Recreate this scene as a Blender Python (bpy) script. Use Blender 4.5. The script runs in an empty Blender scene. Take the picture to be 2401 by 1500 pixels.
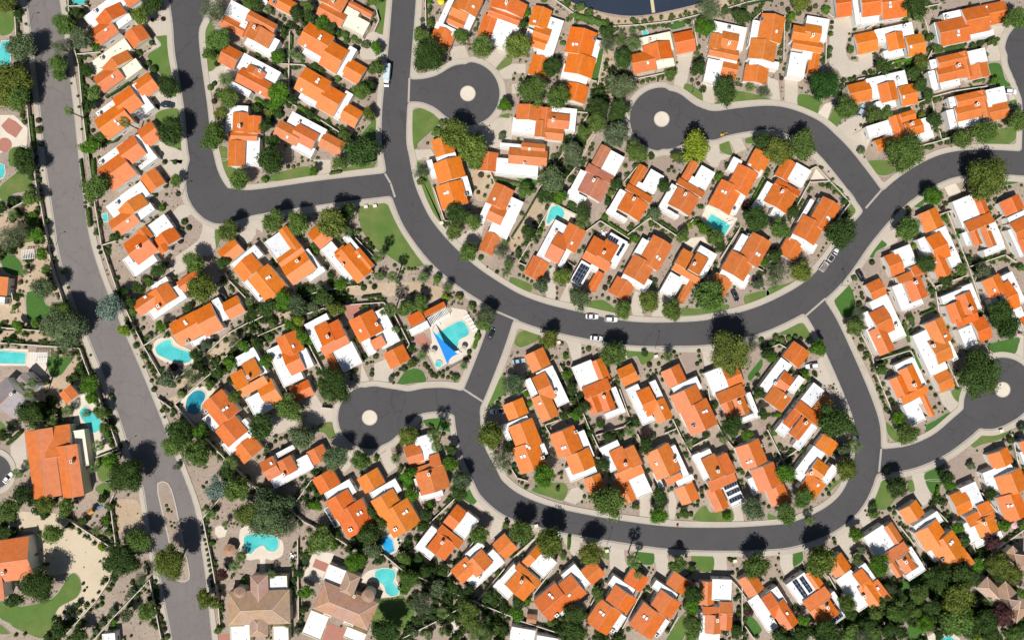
import bpy, bmesh, math, random
import numpy as np
from mathutils import Vector, Matrix
# ---------- camera, light, exposure ----------
C = bpy.context.scene
S = 0.157          # metres per photo pixel on the ground
CAM_H = 270.0
PW, PH = 2401, 1500
SUN_EL = math.radians(57)
SUN_AZ = math.radians(19)      # shadows fall this far clockwise of the picture's up (+Y)
cam_d = bpy.data.cameras.new('camera'); cam = bpy.data.objects.new('camera', cam_d)
C.collection.objects.link(cam); C.camera = cam
cam.location = (0, 0, CAM_H); cam.rotation_euler = (0, 0, 0)
cam_d.sensor_width = 36; cam_d.lens = 36 * CAM_H / (PW * S); cam_d.clip_start = 1; cam_d.clip_end = 3000
W = bpy.data.worlds.new('World'); C.world = W; W.use_nodes = True
nt = W.node_tree; bg = nt.nodes['Background']
sky = nt.nodes.new('ShaderNodeTexSky'); sky.sky_type = 'NISHITA'; sky.sun_disc = False
sky.sun_elevation = SUN_EL; sky.sun_rotation = SUN_AZ + math.pi
sky.air_density = 1.0; sky.dust_density = 1.0
nt.links.new(sky.outputs[0], bg.inputs[0]); bg.inputs[1].default_value = 0.05
sd = bpy.data.lights.new('sun', 'SUN'); sd.energy = 5.0; sd.angle = math.radians(0.53); sd.color = (1, 0.955, 0.90)
sun = bpy.data.objects.new('sun', sd); C.collection.objects.link(sun)
# light travels toward +Y rotated by SUN_AZ toward +X, and down
ld = Vector((math.sin(SUN_AZ) * math.cos(SUN_EL), math.cos(SUN_AZ) * math.cos(SUN_EL), -math.sin(SUN_EL)))
sun.rotation_euler = ld.to_track_quat('-Z', 'Y').to_euler()
C.view_settings.view_transform = 'Standard'; C.view_settings.look = 'None'; C.view_settings.exposure = 0.12; C.view_settings.gamma = 1
C.cycles.max_bounces = 5; C.cycles.diffuse_bounces = 3; C.cycles.glossy_bounces = 2; C.cycles.transparent_max_bounces = 4
R = random.Random(7)
col = C.collection

def pw(x, y, h=0.0):
    k = S * (CAM_H - h) / CAM_H
    return ((x - 1200.5) * k, -(y - 750.0) * k)

# ---------- materials ----------
MATS = {}
def mat(name, color, rough=0.85, noise=None, metallic=0.0, objcol=False, spec=0.3, bump=None, leaf=0.0, spots=None, coat=0, cracks=None):
    """noise=(scale, amount, colour2) mottling in object space (metres)"""
    if name in MATS: return MATS[name]
    m = bpy.data.materials.new(name); m.use_nodes = True; MATS[name] = m
    n = m.node_tree.nodes; l = m.node_tree.links; b = n['Principled BSDF']
    b.inputs['Roughness'].default_value = rough; b.inputs['Metallic'].default_value = metallic
    b.inputs['Specular IOR Level'].default_value = spec
    if coat: b.inputs['Coat Weight'].default_value = coat
    rgb = n.new('ShaderNodeRGB'); rgb.outputs[0].default_value = (*color, 1); cur = rgb.outputs[0]
    if objcol:
        oi = n.new('ShaderNodeObjectInfo'); cur = oi.outputs['Color']
    geo = n.new('ShaderNodeNewGeometry')
    for (sc, amt, c2, *st) in (noise or []):
        t = n.new('ShaderNodeTexNoise'); t.inputs['Scale'].default_value = sc; t.inputs['Detail'].default_value = 4
        if st:
            mp = n.new('ShaderNodeMapping'); mp.inputs['Scale'].default_value = (*st[0], 1); mp.inputs['Rotation'].default_value = (0, 0, st[1]); l.new(geo.outputs['Position'], mp.inputs[0]); l.new(mp.outputs[0], t.inputs['Vector'])
        else: l.new(geo.outputs['Position'], t.inputs['Vector'])
        rp = n.new('ShaderNodeMapRange'); rp.inputs[1].default_value = 0.38; rp.inputs[2].default_value = 0.62
        rp.inputs[4].default_value = amt; l.new(t.outputs['Fac'], rp.inputs[0])
        mx = n.new('ShaderNodeMix'); mx.data_type = 'RGBA'
        mx.blend_type = 'MIX' if c2 else 'MULTIPLY'
        l.new(rp.outputs[0], mx.inputs[0]); l.new(cur, mx.inputs[6])
        mx.inputs[7].default_value = (*(c2 or (0.55, 0.55, 0.55)), 1); cur = mx.outputs[2]
    for (sc, size, c2) in (spots or []):
        t = n.new('ShaderNodeTexVoronoi'); t.inputs['Scale'].default_value = sc
        l.new(geo.outputs['Position'], t.inputs['Vector'])
        rp = n.new('ShaderNodeMapRange'); rp.inputs[1].default_value = size; rp.inputs[2].default_value = size * 1.6
        rp.inputs[3].default_value = 0.8; rp.inputs[4].default_value = 0; l.new(t.outputs['Distance'], rp.inputs[0])
        mx = n.new('ShaderNodeMix'); mx.data_type = 'RGBA'; l.new(rp.outputs[0], mx.inputs[0]); l.new(cur, mx.inputs[6])
        mx.inputs[7].default_value = (*c2, 1); cur = mx.outputs[2]
    if cracks:
        nz = n.new('ShaderNodeTexNoise'); nz.inputs['Scale'].default_value = 0.35; nz.inputs['Detail'].default_value = 3; l.new(geo.outputs['Position'], nz.inputs['Vector'])
        vs = n.new('ShaderNodeVectorMath'); vs.operation = 'MULTIPLY_ADD'; vs.inputs[1].default_value = (5, 5, 0); l.new(nz.outputs['Color'], vs.inputs[0]); l.new(geo.outputs['Position'], vs.inputs[2])
        vo = n.new('ShaderNodeTexVoronoi'); vo.feature = 'DISTANCE_TO_EDGE'; vo.inputs['Scale'].default_value = cracks[0]; l.new(vs.outputs[0], vo.inputs['Vector'])
        rp = n.new('ShaderNodeMapRange'); rp.inputs[1].default_value = cracks[1] * .5; rp.inputs[2].default_value = cracks[1]; rp.inputs[3].default_value = .32; rp.inputs[4].default_value = 0
        l.new(vo.outputs['Distance'], rp.inputs[0]); mx = n.new('ShaderNodeMix'); mx.data_type = 'RGBA'; l.new(rp.outputs[0], mx.inputs[0]); l.new(cur, mx.inputs[6]); mx.inputs[7].default_value = (*cracks[2], 1); cur = mx.outputs[2]
    if leaf:
        hs = n.new('ShaderNodeMapRange'); hs.inputs[3].default_value = 1 - leaf; hs.inputs[4].default_value = 1 + leaf
        l.new(geo.outputs['Random Per Island'], hs.inputs[0])
        vm = n.new('ShaderNodeVectorMath'); vm.operation = 'SCALE'; l.new(cur, vm.inputs[0]); l.new(hs.outputs[0], vm.inputs['Scale']); cur = vm.outputs[0]
        tr = n.new('ShaderNodeBsdfTranslucent'); ms = n.new('ShaderNodeMixShader'); ms.inputs[0].default_value = 0.22
        l.new(cur, tr.inputs[0]); l.new(b.outputs[0], ms.inputs[1]); l.new(tr.outputs[0], ms.inputs[2])
        l.new(ms.outputs[0], n['Material Output'].inputs[0])
    if bump:
        t = n.new('ShaderNodeTexNoise'); t.inputs['Scale'].default_value = bump[0]; l.new(geo.outputs['Position'], t.inputs['Vector'])
        bp = n.new('ShaderNodeBump'); bp.inputs['Distance'].default_value = bump[1]; l.new(t.outputs['Fac'], bp.inputs['Height'])
        l.new(bp.outputs[0], b.inputs['Normal'])
    l.new(cur, b.inputs['Base Color'])
    return m

def tile_mat(name, line=0.35):
    """clay barrel tile: courses and channels from UVs laid in metres along ridge (u) and slope (v)"""
    m = bpy.data.materials.new(name); m.use_nodes = True
    n = m.node_tree.nodes; l = m.node_tree.links; b = n['Principled BSDF']
    b.inputs['Roughness'].default_value = 0.48; b.inputs['Specular IOR Level'].default_value = 0.43
    oi = n.new('ShaderNodeObjectInfo'); uv = n.new('ShaderNodeUVMap'); geo = n.new('ShaderNodeNewGeometry')
    cur = oi.outputs['Color']
    for sc, amt, c2 in ((0.7, 0.40, (0.72, 0.68, 0.66)), (4.0, 0.40, (0.74, 0.68, 0.62)), (0.14, 0.5, (0.86, 1.0, 1.5)), (0.33, 0.35, (0.80, 0.70, 0.62))):
        t = n.new('ShaderNodeTexNoise'); t.inputs['Scale'].default_value = sc; t.inputs['Detail'].default_value = 5
        l.new(geo.outputs['Position'], t.inputs['Vector'])
        rp = n.new('ShaderNodeMapRange'); rp.inputs[1].default_value = 0.4; rp.inputs[2].default_value = 0.65; rp.inputs[4].default_value = amt
        l.new(t.outputs['Fac'], rp.inputs[0])
        mx = n.new('ShaderNodeMix'); mx.data_type = 'RGBA'; mx.blend_type = 'MULTIPLY'
        l.new(rp.outputs[0], mx.inputs[0]); l.new(cur, mx.inputs[6]); mx.inputs[7].default_value = (*c2, 1); cur = mx.outputs[2]
    # individual tiles
    br = n.new('ShaderNodeTexBrick'); br.inputs['Scale'].default_value = 1.0
    br.inputs['Color1'].default_value = (0.92, 0.90, 0.88, 1); br.inputs['Color2'].default_value = (1.12, 1.08, 1.0, 1); br.inputs['Mortar'].default_value = (0.5, 0.45, 0.4, 1)
    br.inputs['Mortar Size'].default_value = 0.02; br.inputs['Brick Width'].default_value = 0.3; br.inputs['Row Height'].default_value = 0.42
    br.offset = 0.0
    l.new(uv.outputs[0], br.inputs['Vector'])
    mx = n.new('ShaderNodeMix'); mx.data_type = 'RGBA'; mx.blend_type = 'MULTIPLY'; mx.inputs[0].default_value = 0.6
    l.new(cur, mx.inputs[6]); l.new(br.outputs['Color'], mx.inputs[7]); cur = mx.outputs[2]
    l.new(cur, b.inputs['Base Color'])
    wv = n.new('ShaderNodeTexWave'); wv.inputs['Scale'].default_value = 1.0; wv.bands_direction = 'X'
    sc_ = n.new('ShaderNodeVectorMath'); sc_.operation = 'SCALE'; sc_.inputs['Scale'].default_value = 1.05
    l.new(uv.outputs[0], sc_.inputs[0]); l.new(sc_.outputs[0], wv.inputs['Vector'])
    bp = n.new('ShaderNodeBump'); bp.inputs['Distance'].default_value = 0.05; bp.inputs['Strength'].default_value = 0.5
    l.new(wv.outputs['Fac'], bp.inputs['Height']); l.new(bp.outputs[0], b.inputs['Normal'])
    return m

M_TILE = tile_mat('clay_tile')
M_STUCCO = mat('white_stucco', (0.78, 0.76, 0.71), 0.9, [(0.8, 0.25, (0.66, 0.63, 0.57))])
M_CREAMW = mat('cream_stucco', (0.68, 0.62, 0.48), 0.9, [(0.8, 0.25, (0.6, 0.55, 0.43))])
M_FLAT = mat('white_roof_coating', (0.78, 0.79, 0.80), 0.7, [(0.25, 0.6, (0.66, 0.66, 0.65)), (0.9, 0.45, (0.60, 0.59, 0.57)), (2.5, 0.25, (0.48, 0.47, 0.45))])
M_FLATG = mat('weathered_roof_coating', (0.68, 0.70, 0.72), 0.8, [(0.4, 0.6, (0.55, 0.57, 0.60)), (2.0, 0.3, (0.40, 0.40, 0.42))])
M_CREAMF = mat('cream_roof_coating', (0.72, 0.68, 0.56), 0.8, [(0.5, 0.4, (0.6, 0.56, 0.45))])
M_SLATE = mat('slate_deck', (0.14, 0.15, 0.16), 0.8, [(0.6, 0.4, (0.08, 0.09, 0.1))])
M_CAP = mat('ridge_cap', (0.60, 0.27, 0.13), 0.9, objcol=False)
M_GLASS = mat('window_glass', (0.03, 0.04, 0.05), 0.08, spec=0.6)
M_SKYL = mat('skylight_dome', (0.75, 0.78, 0.80), 0.2, spec=0.6)
M_DARK = mat('dark_metal', (0.03, 0.03, 0.03), 0.6)
M_STEEL = mat('galvanised_steel', (0.42, 0.43, 0.44), 0.45, metallic=0.6)
M_DOOR = mat('garage_door_paint', (0.62, 0.52, 0.40), 0.6)
M_WOOD = mat('weathered_wood', (0.30, 0.20, 0.12), 0.85, [(2, 0.5, (0.18, 0.12, 0.08))])
M_WHITE = mat('white_paint', (0.80, 0.80, 0.80), 0.5)
M_GRAVEL = mat('gravel', (0.325, 0.250, 0.195), 0.95, [(0.022, 0.9, (0.40, 0.33, 0.245)), (0.06, 0.8, (0.235, 0.172, 0.145)), (0.11, 0.5, (0.36, 0.30, 0.25)), (0.3, 0.45, (0.38, 0.32, 0.26)), (1.2, 0.5, (0.19, 0.14, 0.11)), (5.0, 0.5, (0.36, 0.29, 0.235))], spots=[(0.55, 0.10, (0.08, 0.06, 0.04)), (1.1, 0.12, (0.13, 0.12, 0.06))])
M_SAND = mat('sandy_path', (0.40, 0.30, 0.205), 0.95, [(0.08, 0.7, (0.50, 0.41, 0.30)), (0.8, 0.4, (0.32, 0.23, 0.15)), (4, 0.3, (0.46, 0.36, 0.26))])
M_PSAND = mat('pale_sand', (0.54, 0.46, 0.335), 0.95, [(0.06, 0.6, (0.46, 0.37, 0.26)), (0.5, 0.4, (0.58, 0.50, 0.38)), (3, 0.3, (0.42, 0.34, 0.24))])
M_DRIVE = mat('driveway_concrete', (0.46, 0.405, 0.335), 0.9, [(0.15, 0.5, (0.52, 0.47, 0.40)), (1.5, 0.35, (0.37, 0.32, 0.26))])
M_PALE = mat('pale_deck_concrete', (0.60, 0.54, 0.44), 0.9, [(0.3, 0.5, (0.50, 0.44, 0.36)), (2, 0.3, (0.66, 0.6, 0.52))])
M_BROWNP = mat('brown_paving', (0.30, 0.235, 0.195), 0.9, [(0.5, 0.4, (0.36, 0.29, 0.24)), (3, 0.4, (0.23, 0.17, 0.14))])
M_REDP = mat('red_paving', (0.36, 0.155, 0.115), 0.9, [(0.5, 0.4, (0.28, 0.12, 0.10)), (3, 0.4, (0.42, 0.22, 0.17))])
M_LAWN = mat('lawn_grass', (0.082, 0.168, 0.030), 0.95, [(0.08, 0.85, (0.19, 0.185, 0.068)), (0.25, 0.6, (0.055, 0.120, 0.020)), (1.0, 0.45, (0.110, 0.155, 0.040)), (3, 0.5, (0.10, 0.17, 0.035))], bump=(6, 0.1))
M_LAWNV = mat('watered_grass', (0.045, 0.125, 0.020), 0.95, [(0.2, 0.5, (0.07, 0.15, 0.03)), (1.0, 0.5, (0.03, 0.095, 0.015)), (4, 0.4, (0.08, 0.16, 0.03))], bump=(6, 0.1))
M_ASPH = mat('asphalt', (0.070, 0.068, 0.073), 0.85, cracks=(0.085, 0.012, (.030, .030, .032)), noise=[(0.03, 0.9, (0.090, 0.085, 0.087)), (0.12, 0.6, (0.060, 0.058, 0.064)), (0.6, 0.5, (0.084, 0.080, 0.084)), (5, 0.5, (0.085, 0.08, 0.082)), (14, 0.5, (0.03, 0.03, 0.032))])
M_ASPHO = mat('old_asphalt', (0.162, 0.144, 0.134), 0.92, cracks=(0.11, 0.016, (.10, .09, .088)), noise=[(0.5, 0.7, (0.19, 0.172, 0.162), (1.0, 0.08), -.22), (0.9, 0.5, (0.128, 0.115, 0.112), (1.0, 0.06), -.2), (0.03, 0.8, (0.185, 0.165, 0.155)), (0.12, 0.6, (0.132, 0.118, 0.117)), (0.7, 0.5, (0.175, 0.156, 0.150)), (5, 0.5, (0.185, 0.168, 0.162))])
M_GUTTER = mat('gutter_concrete', (0.36, 0.33, 0.29), 0.9, [(0.8, 0.5, (0.28, 0.255, 0.225)), (3, 0.3, (0.42, 0.39, 0.34))])
M_WALK = mat('sidewalk_concrete', (0.44, 0.395, 0.325), 0.9, [(0.05, 0.7, (0.36, 0.31, 0.25)), (0.12, 0.6, (0.48, 0.43, 0.36)), (1.2, 0.45, (0.48, 0.43, 0.36)), (4, 0.35, (0.33, 0.29, 0.24))])
M_BLOCK = mat('block_wall', (0.50, 0.43, 0.34), 0.9, [(1, 0.4, (0.4, 0.34, 0.27))])
M_WCAP = mat('wall_cap', (0.58, 0.53, 0.45), 0.9)
M_POOLD = mat('dark_pool_water', (0.012, 0.17, 0.26), 0.06, [(0.25, 0.8, (0.02, 0.26, 0.34)), (2.5, 0.3, (0.04, 0.32, 0.4))], spec=0.5, bump=(1.5, 0.03))
M_POOLW = mat('pool_water', (0.035, 0.36, 0.38), 0.06, [(0.16, 0.9, (0.10, 0.55, 0.52)), (0.5, 0.5, (0.05, 0.44, 0.45)), (2.5, 0.35, (0.16, 0.62, 0.58))], spec=0.5, bump=(1.5, 0.03))
M_POOLB = mat('deep_blue_pool_water', (0.01, 0.26, 0.55), 0.06, [(0.35, 0.7, (0.03, 0.38, 0.65))], spec=0.5, bump=(1.5, 0.03))
M_LAKE = mat('lake_water', (0.022, 0.032, 0.052), 0.12, [(0.08, 0.6, (0.03, 0.042, 0.065)), (2, 0.4, (0.045, 0.058, 0.08))], spec=0.5, bump=(2.5, 0.05))
M_LEAF = mat('foliage', (0.08, 0.12, 0.03), 0.8, [(0.9, 0.6, None)], objcol=True, leaf=0.50, spec=0.1)
M_CORE = mat('foliage_core', (0.08, 0.12, 0.03), 0.95, [(3.0, 0.8, None), (0.8, 0.6, None)], objcol=True, spec=0.05)
M_FROND = mat('palm_frond', (0.10, 0.15, 0.04), 0.6, objcol=True, leaf=0.35, spec=0.2)
M_BARK = mat('bark', (0.16, 0.115, 0.08), 0.95, [(3, 0.5, (0.1, 0.07, 0.05))])
M_PAINT = mat('car_paint', (0.8, 0.8, 0.8), 0.25, objcol=True, spec=0.5, coat=0.6)
M_TYRE = mat('tyre_rubber', (0.02, 0.02, 0.02), 0.8)
M_OBJ = mat('painted_fabric', (0.8, 0.8, 0.8), 0.8, [(1.0, 0.15, None)], objcol=True)
def solar_mat():
    m = bpy.data.materials.new('solar_cells'); m.use_nodes = True; n = m.node_tree.nodes; l = m.node_tree.links; b = n['Principled BSDF']
    uv = n.new('ShaderNodeUVMap'); br = n.new('ShaderNodeTexBrick'); br.offset = 0
    br.inputs['Scale'].default_value = 1; br.inputs['Color1'].default_value = (0.012, 0.018, 0.04, 1); br.inputs['Color2'].default_value = (0.016, 0.024, 0.05, 1)
    br.inputs['Mortar'].default_value = (0.32, 0.36, 0.4, 1); br.inputs['Mortar Size'].default_value = 0.035; br.inputs['Brick Width'].default_value = 1.0; br.inputs['Row Height'].default_value = 1.65
    l.new(uv.outputs[0], br.inputs['Vector']); l.new(br.outputs['Color'], b.inputs['Base Color']); b.inputs['Roughness'].default_value = 0.25
    return m
M_SOLAR = solar_mat()

# ---------- mesh helpers ----------
class MB:
    def __init__(s): s.v = []; s.f = []; s.m = []; s.uv = {}
    def box(s, x0, y0, z0, x1, y1, z1, mi=0, T=None):
        b = len(s.v)
        for z in (z0, z1):
            for (x, y) in ((x0, y0), (x1, y0), (x1, y1), (x0, y1)):
                s.v.append(T(x, y, z) if T else (x, y, z))
        for q in ((0, 3, 2, 1), (4, 5, 6, 7), (0, 1, 5, 4), (1, 2, 6, 5), (2, 3, 7, 6), (3, 0, 4, 7)):
            s.f.append(tuple(b + i for i in q)); s.m.append(mi)
    def poly(s, pts, mi=0, uv=None):
        b = len(s.v); s.v.extend(pts); s.f.append(tuple(range(b, b + len(pts)))); s.m.append(mi)
        if uv: s.uv[len(s.f) - 1] = uv
    def prism(s, pts, z0, z1, mi=0, ms=None):
        n = len(pts); b = len(s.v)
        s.v.extend((p[0], p[1], z0) for p in pts); s.v.extend((p[0], p[1], z1) for p in pts)
        s.f.append(tuple(b + n + i for i in range(n))); s.m.append(mi)
        s.f.append(tuple(b + n - 1 - i for i in range(n))); s.m.append(mi if ms is None else ms)
        for i in range(n):
            j = (i + 1) % n; s.f.append((b + i, b + j, b + n + j, b + n + i)); s.m.append(mi if ms is None else ms)
    def tube(s, p0, p1, r0, r1, n=8, mi=0, cap=True):
        p0 = Vector(p0); p1 = Vector(p1); d = (p1 - p0).normalized(); a = d.orthogonal().normalized(); c = d.cross(a)
        b = len(s.v)
        for p, r in ((p0, r0), (p1, r1)):
            for i in range(n):
                t = 2 * math.pi * i / n; s.v.append(tuple(p + a * (r * math.cos(t)) + c * (r * math.sin(t))))
        for i in range(n):
            j = (i + 1) % n; s.f.append((b + i, b + j, b + n + j, b + n + i)); s.m.append(mi)
        if cap:
            s.f.append(tuple(b + n + i for i in range(n))); s.m.append(mi); s.f.append(tuple(b + n - 1 - i for i in range(n))); s.m.append(mi)
    def mesh(s, name, mats):
        me = bpy.data.meshes.new(name); me.from_pydata(s.v, [], s.f)
        for m in (mats if isinstance(mats, (list, tuple)) else [mats]): me.materials.append(m)
        me.polygons.foreach_set('material_index', s.m)
        if s.uv:
            ul = me.uv_layers.new(name='UVMap')
            for fi, uv in s.uv.items():
                for k, li in enumerate(me.polygons[fi].loop_indices): ul.data[li].uv = uv[k]
        me.update(); return me
def link(name, data, parent=None, loc=(0, 0, 0), rz=0, color=None, scale=None):
    o = bpy.data.objects.new(name, data); col.objects.link(o); o.parent = parent; o.location = loc; o.rotation_euler = (0, 0, rz)
    if color: o.color = (*color, 1)
    if scale is not None: o.scale = scale if isinstance(scale, (tuple, list)) else (scale,) * 3
    return o
def tag(o, label=None, cat=None, group=None, kind=None):
    if label: o['label'] = label
    if cat: o['category'] = cat
    if group: o['group'] = group
    if kind: o['kind'] = kind
    return o

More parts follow.
